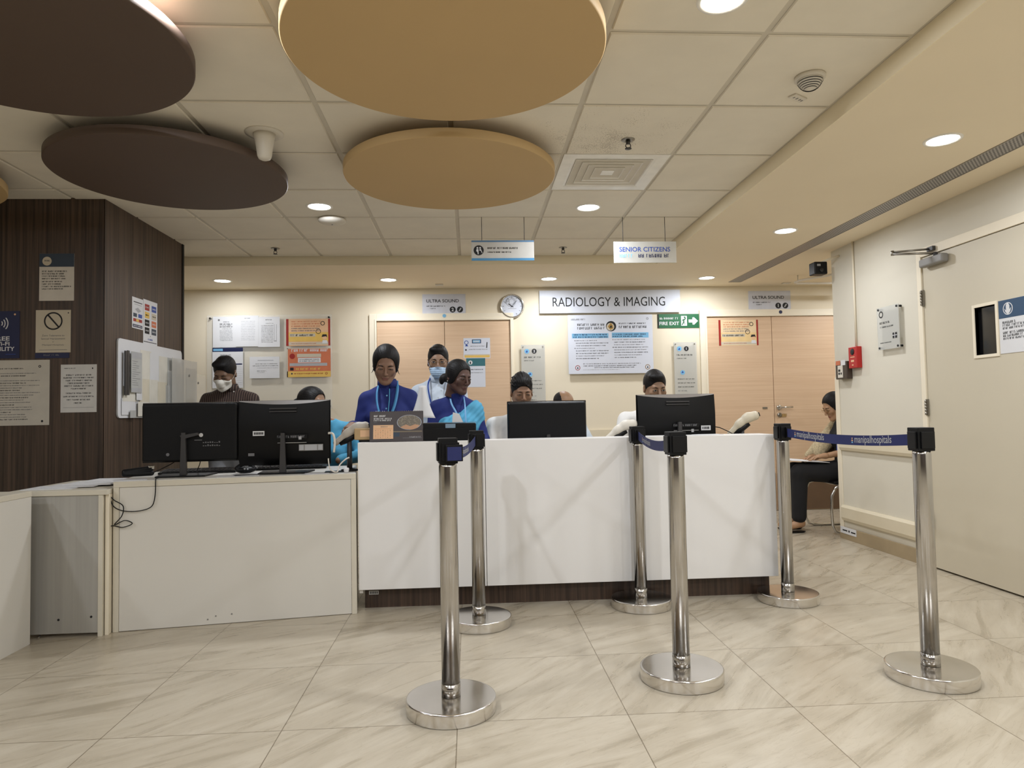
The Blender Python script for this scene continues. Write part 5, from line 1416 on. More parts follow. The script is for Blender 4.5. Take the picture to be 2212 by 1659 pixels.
pg.words(0.07, 0.33, 0.86, 0.012, 'paper', 'headline').words(0.07, 0.42, 0.77, 0.010, 'paper', 'headline').words(0.07, 0.40, 0.71, 0.010, 'paper', 'headline').words(0.07, 0.13, 0.64, 0.005, 'inkgrey')
pg.rect(0.62, 0.095, 0.985, 0.11, 'inkgrey').words(0.75, 0.98, 0.13, 0.009, 'inkpale')
def oval(k, n=36, wob=0.0): return [(0.745 + 0.235 * k * math.cos(-2 * PI * i / n) * (1 + wob * math.sin(9 * i)), 0.63 + 0.255 * k * math.sin(-2 * PI * i / n)) for i in range(n)]
pg.poly(oval(1.0), pm('brain_rim', (168, 176, 190), 0.4), 'brain_picture')
pg.poly(oval(0.955, wob=0.012), pm('brain_grey', (112, 104, 92), 0.5), 'brain_picture', lift=2)
pg.poly([(0.57, 0.46), (0.66, 0.40), (0.80, 0.38), (0.88, 0.42), (0.95, 0.52), (0.86, 0.56), (0.76, 0.5), (0.68, 0.56)], pm('brain_tan', (186, 144, 112), 0.5), 'brain_picture', lift=3)
R = random.Random(4)
PL_ = pm('brain_line', (156, 148, 132), 0.5)
for k in range(34):
    u0 = R.uniform(0.56, 0.92); v0 = R.uniform(0.55, 0.84)
    if ((u0 - 0.745) / 0.21) ** 2 + ((v0 - 0.63) / 0.22) ** 2 > 0.9: continue
    a0 = R.uniform(0, 6.28); ra, rb_ = 0.010, 0.0085
    arc = [a0 + 0.35 * q for q in range(9)]
    pg.poly([(u0 + ra / pg.w * math.cos(a), v0 + ra / pg.h * math.sin(a)) for a in arc] + [(u0 + rb_ / pg.w * math.cos(a), v0 + rb_ / pg.h * math.sin(a)) for a in arc[::-1]], PL_, 'brain_folds', lift=4)
pg.rect(0.44, 0.30, 0.99, 0.34, pm('shelf_tan', (120, 108, 88), 0.6), 'picture_shelf').rect(0.44, 0.15, 0.56, 0.29, 'slate', 'picture_shelf')
pg.done()
po = pg.o
po.location = Vector((0, 0.010 + ch_ / 2 * math.sin(tl), ch_ / 2 * math.cos(tl))) - ax[1] * 0.0022
po.rotation_euler = (-tl, 0, 0)
mb = MB()
for k in range(24): mb.lathe([(0.0045, 0), (0.0045, 0.0018)], (-cw / 2 + 0.008 + k * 0.0125, 0.047, ch_ * math.cos(tl) - 0.001), 10, axis='x')
obj('wire_binding', mb, 'chrome', t)

t = thing('card_printer', 'low black device with a pale badge between calendar and barrier post', 'printer', (-0.12, 4.04, 0.9445))
obj('housing', MB().prism([(-0.155, 0), (0.155, 0), (0.155, 0.098), (-0.155, 0.102)], -0.055, 0.075), 'black', t, bevel=0.006)
obj('front_step', MB().box(-0.15, 0.15, -0.064, -0.056, 0.004, 0.072), 'blackgloss', t, bevel=0.002)
obj('badge', MB().box(-0.022, 0.036, -0.0672, -0.0645, 0.072, 0.096).box(-0.022, 0.036, -0.066, -0.056, 0.072, 0.096), pm('badge_blue_grey', (116, 138, 156), 0.4), t, bevel=0.002)
obj('top_trim', MB().box(-0.154, 0.154, -0.054, -0.05, 0.1025, 0.1045), 'dullmetal', t)
t = thing('wooden_box', 'small tan wooden box half behind the desk calendar', 'box', (-0.615, 4.06, 0.9445))
obj('box', MB().box(-0.055, 0.05, -0.04, 0.04, 0.012, 0.08), pm('light_box_wood', (178, 150, 108), 0.6), t, bevel=0.006)
obj('label', MB().box(-0.02, 0.045, -0.0415, -0.0404, 0.03, 0.068), 'peach', t)
obj('foot', MB().box(-0.03, 0.04, -0.035, 0.035, 0, 0.012), 'black', t)
# curved white sheet standing behind the calendar
rows = []
for i in range(13):
    v = i / 12; z = 0.955 + 0.43 * (1 - v) * 0.62 + 0.0
    row = []
    for j in range(9):
        u = j / 8
        xl, xr = -0.322 - 0.052 * v ** 1.7, -0.276 + 0.058 * v ** 1.8
        x = xl + (xr - xl) * u
        row.append((x, 4.40 - 0.03 * math.sin(PI * u) - 0.03 * v, 1.085 + 0.195 * (1 - v) - 0.012 * u * v))
    rows.append(row)
o = obj('curled_paper', MB().grid(rows, 13, 9), 'paper', solid=0.0012); tag(o, 'white sheet curling outwards, held between the two people in blue', 'paper')
o = obj('folded_paper', MB().add([(-0.03, 0, 0), (0.035, 0, 0), (0.012, 0.01, 0.05), (-0.025, 0.01, 0.06)], [(0, 1, 2, 3)]), 'paper', loc=(-0.06, 4.115, 1.005), solid=0.001)
o.location = (-0.075, 4.07, 1.047); tag(o, 'small folded white paper sticking up behind the black device', 'paper')

# ============================================================ barrier posts
def post(x, y, label, rz=0.0, face='black'):
    t = thing('barrier_post', label, 'barrier post', (x, y, 0), rz, 'steel belt barrier posts')
    obj('base', MB().lathe([(0.163, 0.0), (0.167, 0.002), (0.1675, 0.005), (0.1675, 0.044), (0.1673, 0.0472), (0.1655, 0.0498), (0.1630, 0.0505), (0.158, 0.0507), (0.10, 0.0515), (0.03, 0.0530)], n=72), 'steel_base', t)
    obj('pole', MB().lathe([(0.0345, 0.053), (0.0345, 0.90), (0.033, 0.915)], n=40), 'steel', t)
    obj('collar', MB().lathe([(0.0358, 0.0538), (0.0358, 0.100), (0.0346, 0.1005)], n=40), 'steel', t)
    hd = obj('head', MB().box(-0.035, 0.035, -0.035, 0.035, 0.913, 1.008), 'black', t, bevel=0.0025)
    mb = MB()
    for a in range(4):
        c, s_ = math.cos(a * PI / 2), math.sin(a * PI / 2)
        mb.obox((0.0385 * c, 0.0385 * s_, 0.957), ((c, s_, 0), (-s_, c, 0), (0, 0, 1)), 0.0035, 0.026, 0.034)
    obj('belt_clips', mb, 'blackgloss', hd, bevel=0.0015)
    return t
posts = [(-0.086, 2.605, 'barrier post nearest the camera, in front of the calendar', 0.12),
         (0.032, 3.62, 'barrier post close to the counter, behind the nearest post', 0.12),
         (0.848, 2.80, 'barrier post in front of the right counter monitor', 0.05),
         (0.945, 3.845, 'barrier post against the counter between the two counter monitors', 0.05),
         (1.795, 3.85, 'barrier post at the right end of the counter', 0.0),
         (1.840, 2.70, 'rightmost barrier post, in front of the crash rails', 0.0)]
PT = [post(*p[:3], rz=p[3]) for p in posts]
# pale upper edge and stored belt end on the nearest post
mb = MB()
obj('stored_belt_end', MB().box(-0.012, 0.052, -0.0565, -0.0425, 0.922, 0.984), 'black', PT[0], bevel=0.002)
obj('belt_face', MB().box(-0.006, 0.047, -0.0580, -0.0567, 0.926, 0.976), 'belt', PT[0])

def belt(a, b, label, face, texts, za=0.957, zb=0.957, sag=0.018, hh=0.0235):
    """belt between two heads; face = +1 when the left-hand side of a->b looks at the camera"""
    A, B = Vector((a[0], a[1], za)), Vector((b[0], b[1], zb))
    d = (B - A); d.z = 0; Ln = d.length; d.normalize()
    A = A + d * 0.043; B = B - d * 0.043; Ln -= 0.086
    n = Vector((-d.y, d.x, 0)) * face
    t = thing('barrier_belt', label, 'barrier belt', tuple(A), 0, 'navy belts between the barrier posts')
    K = 25; rows_t, rows_b = [], []
    def mid(u): return d * (Ln * u) + Vector((0, 0, (B.z - A.z) * u - sag * 4 * u * (1 - u)))
    P = []
    for i in range(K):
        m_ = mid(i / (K - 1)); P.append([m_ + Vector((0, 0, -hh)), m_ + Vector((0, 0, hh))])
    obj('webbing', MB().grid(P, K, 2, smooth=False), 'belt', t, solid=0.0014)
    obj('belt_end', MB().obox(d * 0.006, (d, n, (0, 0, 1)), 0.008, 0.005, 0.030).obox(mid(1) - d * 0.006, (d, n, (0, 0, 1)), 0.008, 0.005, 0.030), 'black', t)
    for (u, wd) in texts:
        vs, fs, w_, h_ = text_mesh('manipalhospitals', 0.03, 0.008)
        k = wd / w_; rt = Vector((0, 0, 1)).cross(n) * 1.0        # reading direction
        dr = 1 if rt.dot(d) > 0 else -1
        out = []
        for p in vs:
            uu = u + dr * p[0] * k / Ln
            m_ = mid(uu); out.append(m_ + n * 0.0016 + Vector((0, 0, p[1] * k * 1.15)))
        obj('lettering', MB().add(out, fs), 'inkpale', t)
        uu = u - dr * (wd / 2 + 0.018) / Ln; m_ = mid(uu)
        mb = MB().obox(m_ + n * 0.0016 + Vector((0, 0, 0.009)), (d, n, (0, 0, 1)), 0.003, 0.0003, 0.003, 0).obox(m_ + n * 0.0016 + Vector((0, 0, -0.001)), (d, n, (0, 0, 1)), 0.006, 0.0003, 0.003, 0).obox(m_ + n * 0.0016 + Vector((0, 0, -0.010)), (d, n, (0, 0, 1)), 0.006, 0.0003, 0.003, 1)
        obj('emblem', mb, ['peach', 'sky'], t)
belt(posts[1], posts[0], 'navy belt running from the nearest post back to the counter', 1, [(0.45, 0.20)], sag=0.03)
belt(posts[3], posts[2], 'navy belt between the two middle barrier posts', -1, [(0.3, 0.22)], sag=0.03)
belt(posts[4], posts[5], 'navy belt with white lettering between the two right posts', -1, [(0.24, 0.27), (0.74, 0.27)], sag=0.02)
# ============================================================ people
def rot_xyz(rx, ry, rz):
    return np.array(Matrix.Rotation(rz, 3, 'Z') @ Matrix.Rotation(rx, 3, 'X') @ Matrix.Rotation(ry, 3, 'Y'))

def grid_lines(segs):
    """segs = [(a, b, step)...] consecutive"""
    out = []
    for a, b, st in segs:
        n = max(2, int(round((b - a) / st)))
        out += list(np.linspace(a, b, n, endpoint=False))
    out.append(segs[-1][1])
    return np.array(out)

def head_field(sex, jaw=1.0, step=0.0035, lids=True, slim=1.0):
    """skull and face in head space: face looks along -y, origin between the ears"""
    g = lambda a, b: np.arange(a, b, step)
    f = Field(g(-.105, .105), g(-.15, .125), g(-.155, .145))
    f.ell((0, .014, .036), (.074, .093, .083), .02)
    f.ell((0, -.026, -.026), (.060 * slim, .064, .086), .03)
    for s in (-1, 1):
        f.cone((s * .050 * slim, .0, -.046), (s * .022, -.066, -.092), .020 * jaw, .017 * jaw, .03)
        f.ell((s * .040 * slim, -.066, -.022), (.021, .018, .020), .022)
    f.ell((0, -.078, -.097), (.020 * jaw, .017, .016), .024)
    f.cone((-.036, -.079, .024), (.036, -.079, .024), .009 if sex == 'm' else .006, k=.018)
    for s in (-1, 1):
        f.ell((s * .031, -.101, .004), (.020, .013, .013), .012, 'sub')
        f.ell((s * .031, -.0785, .002), (.017, .0135, .0125), .006)
    # nose
    f.cone((0, -.086, .016), (0, -.107, -.026), .0065, .0105 if sex == 'm' else .009, .010)
    f.ell((0, -.107, -.030), (.0095, .009, .008), .006)
    for s in (-1, 1):
        f.ell((s * .0115, -.0985, -.033), (.0075, .009, .007), .005)
    # mouth
    f.cone((-.017, -.0868, -.0590), (.017, -.0868, -.0590), .0045, k=.008)
    f.cone((-.004, -.0905, -.0580), (.004, -.0905, -.0580), .0045, k=.008)
    f.cone((-.011, -.0872, -.0690), (.011, -.0872, -.0690), .0055, k=.008)
    f.cone((-.021, -.0962, -.0636), (.021, -.0962, -.0636), .0040, k=.003, mode='sub')
    # ears
    for s in (-1, 1):
        f.ell((s * .0765, .014, -.004), (.0085, .019, .031), .008, rot=rot_xyz(0, 0, -s * .35))
        f.ell((s * .085, .008, .0), (.006, .010, .017), .006, 'sub')
    # neck stub
    f.cone((0, .030, -.055), (0, .040, -.15), .050 if sex == 'm' else .045, .050 if sex == 'm' else .046, .03)
    return f

def ss(a, b, x):
    t = np.clip((x - a) / (b - a), 0, 1); return t * t * (3 - 2 * t)

def hair_field(style, seed=0):
    st = 0.0032
    g = lambda a, b: np.arange(a, b, st)
    f = Field(g(-.13, .13), g(-.16, .17), g(-.16, .17))
    R = random.Random(seed)
    if style in ('short', 'tall'):
        up = .010 if style == 'short' else .022
        f.ell((0, .016, .038 + up * .4), (.0795, .0985, .087 + up), .02)
        if style == 'tall':
            f.ell((0, -.03, .088), (.055, .052, .038), .02)
            for k in range(90):
                a = R.uniform(0, 2 * PI); e = R.uniform(.15, 1.0)
                d = Vector((math.cos(a) * math.cos(e), math.sin(a) * math.cos(e), math.sin(e)))
                p = (d.x * .074, .014 + d.y * .088, .046 + d.z * .098)
                q = (p[0] + R.uniform(-.016, .016), p[1] + R.uniform(-.014, .012), p[2] + R.uniform(-.004, .004))
                f.cone(p, q, .008, .006, .009)
        else:
            f.ell((-.012, -.045, .094), (.054, .040, .028), .02)
        def cut(X, Y, Z):                    # positive where there is no hair
            line = .064 - .010 * (X / .06) ** 2
            side = ss(-.078, -.040, Y); back = ss(.0, .05, Y)
            lim = line * (1 - side) + side * (-.010 * (1 - back) - .062 * back)
            lim = np.where(np.abs(X) < .055, np.minimum(lim + 0, np.where(Y < -.03, line, lim)), lim)
            return lim - Z
        f.op(cut, (-1, -1, -1), (1, 1, 1), .010, 'max')
    elif style == 'bald':
        f.ell((0, .022, .030), (.0785, .092, .082), .02)
        f.op(lambda X, Y, Z: (-.01 + 1.0 * (.03 - Y)) - Z, (-1, -1, -1), (1, 1, 1), .01, 'max')
        f.op(lambda X, Y, Z: -.05 - Z, (-1, -1, -1), (1, 1, 1), .01, 'max')
    else:                                    # women's hair drawn back from a centre parting
        f.ell((0, .016, .040), (.0815, .1005, .088), .02)
        for s in (-1, 1):
            f.ell((s * .066, .004, .005), (.017, .050, .062), .02)
        f.ell((0, .060, -.030), (.060, .045, .060), .03)
        if style == 'bun': f.ell((-.035, .105, -.045), (.040, .036, .046), .012)
        if style == 'backbun': f.ell((0, .120, .005), (.040, .034, .040), .012)
        if style == 'plait': f.cone((0, .085, -.05), (0, .09, -.30), .03, .018, .02)
        def cut(X, Y, Z):
            line = .074 - 5.0 * X * X - .003 * ss(0, .012, np.abs(X))
            side = ss(-.070, -.030, Y)
            lim = line * (1 - side) + side * (-.045)
            lim = lim - .10 * ss(.050, .066, np.abs(X)) * ss(-.075, -.045, Y)
            return lim - Z
        f.op(cut, (-1, -1, -1), (1, 1, .2), .010, 'max')
        if style == 'plait': pass
    # strands: fine ridges running back from the brow
    X, Y, Z = f._pts((slice(None),) * 3)
    a = np.arctan2(X, Z - .0)
    am = .0016 if style == 'tall' else .0005
    f.F += ((np.sin(a * 46 + Y * 22) + .6 * np.sin(a * 91 + 2 + Y * 60 + Z * 40)) * am * (.6 + .4 * np.sin(X * 90 + Y * 70 + Z * 80))).astype(np.float32)
    return f

def hand_field(wrist, d, up, curl=0.5, side=1, spread=1.0, size=1.0):
    """five-fingered hand: d = pointing direction, up = back of the hand; returns (verts, quads)"""
    d = Vector(d).normalized(); up = Vector(up); up = (up - d * up.dot(d)).normalized(); r = d.cross(up)
    w = Vector(wrist); k = size
    C = w + d * .07
    g = lambda c: np.arange(c - .13, c + .13, .0028)
    f = Field(g(C.x), g(C.y), g(C.z))
    P = lambda a, b, c: tuple(w + d * (a * k) + r * (b * side * k) + up * (c * k))
    f.cone(P(-.035, 0, 0), P(.01, 0, 0), .024 * k, .024 * k, .012)
    f.cone(P(.012, -.012, 0), P(.075, -.026, 0), .0165 * k, .0145 * k, .02)
    f.cone(P(.012, .0, 0), P(.082, -.006, .002), .0165 * k, .0145 * k, .02)
    f.cone(P(.012, .010, 0), P(.078, .014, .001), .0165 * k, .014 * k, .02)
    f.cone(P(.012, .016, 0), P(.070, .031, -.003), .015 * k, .013 * k, .02)
    for (b0, a0, L, r0, sp) in ((-.028, .080, .070, .0088, -.10), (-.007, .088, .078, .009, -.02), (.014, .084, .072, .0086, .05), (.033, .074, .057, .0077, .13)):
        p = Vector((a0, b0, 0)); ang_ = 0.15 * curl; 
        for j, fr in enumerate((.45, .31, .24)):
            ang_ += curl * (0.55, .75, .5)[j]
            q = p + Vector((math.cos(ang_) * L * fr, math.sin(sp * spread) * L * fr, -math.sin(ang_) * L * fr))
            f.cone(P(p.x, p.y, p.z), P(q.x, q.y, q.z), (r0 - .0006 * j) * k, (r0 - .0006 * (j + 1)) * k, .003)
            p = q
    p = Vector((.018, -.022, -.004))
    for q, ra, rb in ((Vector((.045, -.046, -.012 - .01 * curl)), .0125, .0105), (Vector((.072, -.054, -.018 - .018 * curl)), .0105, .0095), (Vector((.094, -.052, -.024 - .022 * curl)), .0095, .008)):
        f.cone(P(p.x, p.y, p.z), P(q.x, q.y, q.z), ra * k, rb * k, .005); p = q
    return f.mesh()

def body_prims(J, sex):
    """(a, b, ra, rb, k, kind) in person space"""
    T = []
    P, C, N = Vector(J['pelvis']), Vector(J['chest']), Vector(J['neck'])
    wd = 1.0 if sex == 'm' else .88
    T.append((P + Vector((-.075, 0, 0)), P + Vector((.075, 0, 0)), .115, .115, .04, 'torso'))
    mid = P.lerp(C, .45)
    T.append((mid + Vector((-.05, 0, 0)), mid + Vector((.05, 0, 0)), .105 * wd, .105 * wd, .05, 'torso'))
    T.append((P, C, .115 * wd, .118 * wd, .05, 'torso'))
    T.append((C + Vector((-.070 * wd, 0, 0)), C + Vector((.070 * wd, 0, 0)), .108 * wd, .108 * wd, .05, 'torso'))
    up = C.lerp(N, .55)
    T.append((up + Vector((-.068 * wd, 0.005, -.01)), up + Vector((.068 * wd, 0.005, -.01)), .076 * wd, .076 * wd, .05, 'torso'))
    if sex == 'f':
        for s in (-1, 1):
            q = C + Vector((s * .062, -.075, -.005)); T.append((q, q + Vector((0, -.008, -.008)), .056, .052, .04, 'torso'))
    for s, n in ((-1, 'L'), (1, 'R')):
        S, E, Wr = Vector(J['sh' + n]), Vector(J['el' + n]), Vector(J['wr' + n])
        T.append((N + Vector((s * .025, .01, -.02)), S + Vector((-s * .015, 0, -.004)), .040 * wd, .046 * wd, .04, 'torso'))
        T.append((S, E, .050 * wd, .042 * wd, .035, 'arm' + n))
        T.append((E, Wr, .043 * wd, .027 * wd, .02, 'fore' + n))
    return T

def leg_prims(J):
    T = []
    for n in 'LR':
        H, K, A, F_ = [Vector(J[k + n]) for k in ('hip', 'kn', 'an', 'toe')]
        T.append((H, K, .088, .060, .05, 'thigh')); T.append((K, A, .058, .038, .03, 'shin'))
        T.append((A + Vector((0, .02, -.03)), F_, .034, .028, .03, 'foot'))
    return T

def person(label, loc, rz, J, sex, skin_m, hair, head_rot=(0, 0, 0), top='whitefab', sleeve=1.0, trousers='blackfab', mask=None,
           glasses=False, collar=True, scale_head=1.0, hands=None, jaw=1.0, eyes=True, top_name='shirt', shoe='black', slim=1.0, seed=0, neckr=None, brow=True, buttons=None, legs=True):
    t = thing('person', label, 'person', loc, rz)
    HC = Vector(J['head']); N = Vector(J['neck'])
    Rm = rot_xyz(*head_rot)                                      # head space -> person space
    HM = Matrix([list(r) for r in Rm])
    toP = lambda p: HC + HM @ (Vector(p) * scale_head)
    # ---- body, one continuous skin
    prims = body_prims(J, sex); lp = leg_prims(J) if legs else []
    pts = [p for q in prims + lp for p in q[:2]]
    lo = [min(p[i] for p in pts) - .15 for i in range(3)]; hi = [max(p[i] for p in pts) + .15 for i in range(3)]
    hs = .105 * scale_head
    hx0, hx1 = HC.x - hs - .02, HC.x + hs + .02
    hy0, hy1 = HC.y - .15, HC.y + .13
    hz0, hz1 = min(HC.z, N.z + .1) - .16, HC.z + .15
    lo[1] = min(lo[1], hy0 - .01); hi[1] = max(hi[1], hy1 + .01); hi[2] = max(hi[2], hz1 + .01)
    lo[0] = min(lo[0], hx0 - .01); hi[0] = max(hi[0], hx1 + .01)
    xs = grid_lines([(lo[0], hx0, .010), (hx0, hx1, .0036), (hx1, hi[0], .010)])
    ys = grid_lines([(lo[1], hy0, .010), (hy0, hy1, .0036), (hy1, hi[1], .010)])
    zs = grid_lines([(lo[2], hz0, .012), (hz0, hz1, .0036), (hz1, hi[2], .010)])
    f = Field(xs, ys, zs)
    for a, b, ra, rb, k, kind in prims + lp:
        sh = 0.006 if kind in ('torso', 'thigh', 'shin') or kind.startswith('arm') else 0.0
        f.cone(a, b, ra - sh, rb - sh, k)
    nk = neckr or (.052 if sex == 'm' else .046)
    f.cone(N + Vector((0, .01, -.02)), toP((0, .030, -.075)), nk + .004, nk, .03)
    hf = head_field(sex, jaw, slim=slim)
    # sample the head field inside the body grid (trilinear)
    sl = f._sl((hx0 - .01, hy0 - .01, hz0), (hx1 + .01, hy1 + .01, hz1 + .01))
    X, Y, Z = f._pts(sl)
    inv = Rm.T
    q = np.stack([X - HC.x, Y - HC.y, Z - HC.z]) / scale_head
    q = np.einsum('ij,jabc->iabc', inv, q)
    def tri(F_, xs_, ys_, zs_, q):
        st = xs_[1] - xs_[0]
        u = [(q[i] - a[0]) / st for i, a in enumerate((xs_, ys_, zs_))]
        n_ = F_.shape
        out = np.zeros(q[0].shape, np.float32)
        inside = np.ones(q[0].shape, bool)
        i0 = []; fr = []
        for i in range(3):
            inside &= (u[i] >= 0) & (u[i] < n_[i] - 1.001)
            c = np.clip(u[i], 0, n_[i] - 1.001); j = c.astype(int); i0.append(j); fr.append(c - j)
        for a in (0, 1):
            for b in (0, 1):
                for c in (0, 1):
                    w_ = (fr[0] if a else 1 - fr[0]) * (fr[1] if b else 1 - fr[1]) * (fr[2] if c else 1 - fr[2])
                    out += w_ * F_[i0[0] + a, i0[1] + b, i0[2] + c]
        return np.where(inside, out, 0.2)
    hd = tri(hf.F, hf.xs, hf.ys, hf.zs, q) * scale_head
    # drop the flat cut at the bottom of the neck stub
    A = f.F[sl]; h = np.maximum(.012 - np.abs(A - hd), 0) / .012
    f.F[sl] = np.minimum(A, hd) - h * h * .012 * .25
    parts = [f.mesh()]
    for hnd in (hands or []): parts.append(hand_field(**hnd))
    skm = skin_m
    lipm = pm('lip_tone', skm[1], 0.45)
    def midx(c):
        p = (c - np.array(HC)) / scale_head @ Rm
        lip = (np.abs(p[:, 0]) < .0215 - .9 * np.abs(p[:, 2] + .0640)) & (p[:, 2] > -.0735) & (p[:, 2] < -.0550) & (p[:, 1] < -.084)
        return np.where(lip, 1, 0)
    np_obj('body', parts, [skm[0], lipm], t, midx=midx, smooth_iter=2)
    # ---- hair
    if hair:
        hp, hq = hair_field(hair, seed).mesh()
        hp = hp @ Rm.T * scale_head + np.array(HC)
        np_obj('hair', [(hp, hq)], 'hair', t, smooth_iter=1)
    # ---- brows, eyes
    def tubeH(name, pts, r, m, n=6): obj(name, MB().tube([toP(p) for p in pts], r, n), m, t)
    if brow:
        for s in (-1, 1):
            tubeH('eyebrow', [(s * .015, -.0905, .0185), (s * .024, -.0905, .0230), (s * .036, -.0855, .0235), (s * .047, -.075, .017)], [.0022, .0030, .0027, .0015], 'hair')
    if eyes:
        for s in (-1, 1):
            e = MB()
            for r_, m_, yo in ((1.0, 0, 0), (.0, 1, 0)):
                pass
            c = Vector((s * .031, -.0918, .0018))
            n_ = 14
            ring = [toP((c.x + .0125 * math.cos(a), c.y + .0022 * abs(math.cos(a)) ** 2 * 1.5, c.z + (.0054 if eyes == 'open' else .0019) * math.sin(a))) for a in [2 * PI * i / n_ for i in range(n_)]]
            e.add(ring + [toP((c.x, c.y - .0012, c.z))], [(i, (i + 1) % n_, n_) for i in range(n_)], 0, True)
            ir = .0050 if eyes == 'open' else .0042
            iz = .95 if eyes == 'open' else .38
            ring = [toP((c.x + ir * math.cos(a), c.y - .0014, c.z - (0 if eyes == 'open' else .0004) + ir * iz * math.sin(a))) for a in [2 * PI * i / n_ for i in range(n_)]]
            e.add(ring, [tuple(range(n_))], 1)
            obj('eye', e, ['sclera', 'iris'], t)
            up_ = .0054 if eyes == 'open' else .0018
            tubeH('eyelashes', [(c.x - .0135, c.y + .003, c.z - .0005), (c.x - .007, c.y - .0006, c.z + up_), (c.x + .002, c.y - .0012, c.z + up_ + .0008), (c.x + .009, c.y - .0004, c.z + up_ - .001), (c.x + .0135, c.y + .003, c.z - .001)], .0016, 'hair')
    # ---- garment: torso and sleeves, cut clean at neck, cuffs and hem
    hem = min(J['pelvis'][2] - .10, J['pelvis'][2] - .06)
    gx = grid_lines([(lo[0], hi[0], .0075)]); gy = grid_lines([(lo[1] if J.get('seated') else lo[1], hi[1], .0075)]); gz = grid_lines([(hem - .03, max(N.z, J['shL'][2], J['shR'][2]) + .12, .0075)])
    for w_ in ('wrL', 'wrR', 'elL', 'elR'):
        if J[w_][2] - .08 < gz[0]: gz = grid_lines([(J[w_][2] - .08, gz[-1], .0075)])
    gf = Field(gx, gy, gz)
    for a, b, ra, rb, k, kind in prims:
        o_ = .006
        if kind == 'torso': gf.cone(a, b, ra + o_, rb + o_, k)
        elif kind.startswith('arm'):
            gf.cone(a, b if sleeve > .5 else a.lerp(b, .75), ra + .008, rb + .010, k)
        elif kind.startswith('fore') and sleeve > .5:
            e_ = a.lerp(b, sleeve if sleeve < 1 else .96)
            gf.cone(a, e_, ra + .009, ra + (rb - ra) * (sleeve if sleeve < 1 else .96) + .011, k)
    gf.cone(N + Vector((0, .012, -.02)), N.lerp(toP((0, .030, -.075)), .30), nk + .012, nk + .010, .025)
    gf.cone(N + Vector((0, .01, -.04)), N + Vector((0, -.012, .10)), nk + .0015, nk + .003, .006, 'sub')
    if not J.get('seated'):
        X, Y, Z = gf._pts((slice(None),) * 3)
        gf.F = np.maximum(gf.F, hem - Z).astype(np.float32)
    # folds
    X, Y, Z = gf._pts((slice(None),) * 3)
    gf.F += (.0016 * np.sin(X * 62 + Z * 31 + 3 * np.sin(Y * 19 + seed)) * np.sin(Z * 24 + Y * 13 + seed) + .0010 * np.sin(Z * 88 - X * 40 + seed * 2)).astype(np.float32)
    np_obj(top_name, [gf.mesh()], top, t, smooth_iter=2)
    if collar:
        rows = []
        up3 = (toP((0, .030, -.075)) - N).normalized()
        for j, (rr, hh_) in enumerate(((nk + .010, .030), (nk + .013, .050), (nk + .019, .028), (nk + .026, .006))):
            row = []
            for i in range(29):
                a = math.radians(-90 + 12 + 336 * i / 28)
                gap = abs(i - 14) / 14
                row.append(N + Vector((rr * math.cos(a), .008 + rr * math.sin(a) * .95, 0)) + up3 * (hh_ - .012 * gap - (0.012 * gap if j == 3 else 0)))
            rows.append(row)
        obj('collar', MB().grid(rows, 4, 29), top if collar is True else collar, t, solid=.002)
    # ---- trousers and shoes
    if legs:
        tf = Field(grid_lines([(lo[0] + .05, hi[0] - .05, .012)]), grid_lines([(lo[1], hi[1], .012)]), grid_lines([(0.03, J['pelvis'][2] + .15, .012)]))
        P = Vector(J['pelvis'])
        tf.cone(P + Vector((-.075, 0, 0)), P + Vector((.075, 0, 0)), .119, .119, .04)
        for a, b, ra, rb, k, kind in lp:
            if kind == 'thigh': tf.cone(a, b, ra + .012, rb + .014, k)
            if kind == 'shin': tf.cone(a, a.lerp(b, .93), ra + .012, rb + .022, k)
        np_obj('trousers', [tf.mesh()], trousers, t, smooth_iter=2)
        for n in 'LR':
            A, T_ = Vector(J['an' + n]), Vector(J['toe' + n])
            sf = Field(np.arange(min(A.x, T_.x) - .09, max(A.x, T_.x) + .09, .006), np.arange(min(A.y, T_.y) - .1, max(A.y, T_.y) + .1, .006), np.arange(-.01, .16, .006))
            sf.cone((A.x, A.y + .025, .040), (T_.x, T_.y, .034), .040, .038, .03)
            sf.op(lambda X, Y, Z: -Z + .001, (-9, -9, -9), (9, 9, 9), mode='max')
            if shoe == 'sandal': sf.op(lambda X, Y, Z: Z - .016, (-9, -9, -9), (9, 9, 9), mode='max')
            np_obj('sandal' if shoe == 'sandal' else 'shoe', [sf.mesh()], 'black' if shoe == 'sandal' else shoe, t)
    # ---- mask
    if mask:
        mf = head_field(sex, jaw, step=.004, slim=slim)
        kind, mm = mask
        mf.F -= .0055
        if kind == 'cup':
            mf.cone((0, -.092, -.035), (0, -.103, -.055), .018, .016, .035)
            z1 = lambda X, Y, Z: Z - (-.012 - .35 * np.abs(X) + .008)
            z0 = lambda X, Y, Z: -(Z + .118) + .5 * np.abs(X)
        else:
            mf.ell((0, -.085, -.072), (.050, .028, .038), .02)
            z1 = lambda X, Y, Z: Z - (-.034 - .10 * np.abs(X))
            z0 = lambda X, Y, Z: -(Z + .120)
        mf.op(z1, (-1, -1, -1), (1, 1, 1), mode='max'); mf.op(z0, (-1, -1, -1), (1, 1, 1), mode='max')
        mf.op(lambda X, Y, Z: Y + .028 + (.25 * np.abs(X)), (-1, -1, -1), (1, 1, 1), mode='max')
        if kind != 'cup':
            X, Y, Z = mf._pts((slice(None),) * 3)
            mf.F += (.0014 * np.sin(Z * 420 + 8 * np.abs(X))).astype(np.float32)
        mp, mq = mf.mesh(); mp = mp @ Rm.T * scale_head + np.array(HC)
        mo = np_obj('face_mask', [(mp, mq)], mm, t, smooth_iter=1)
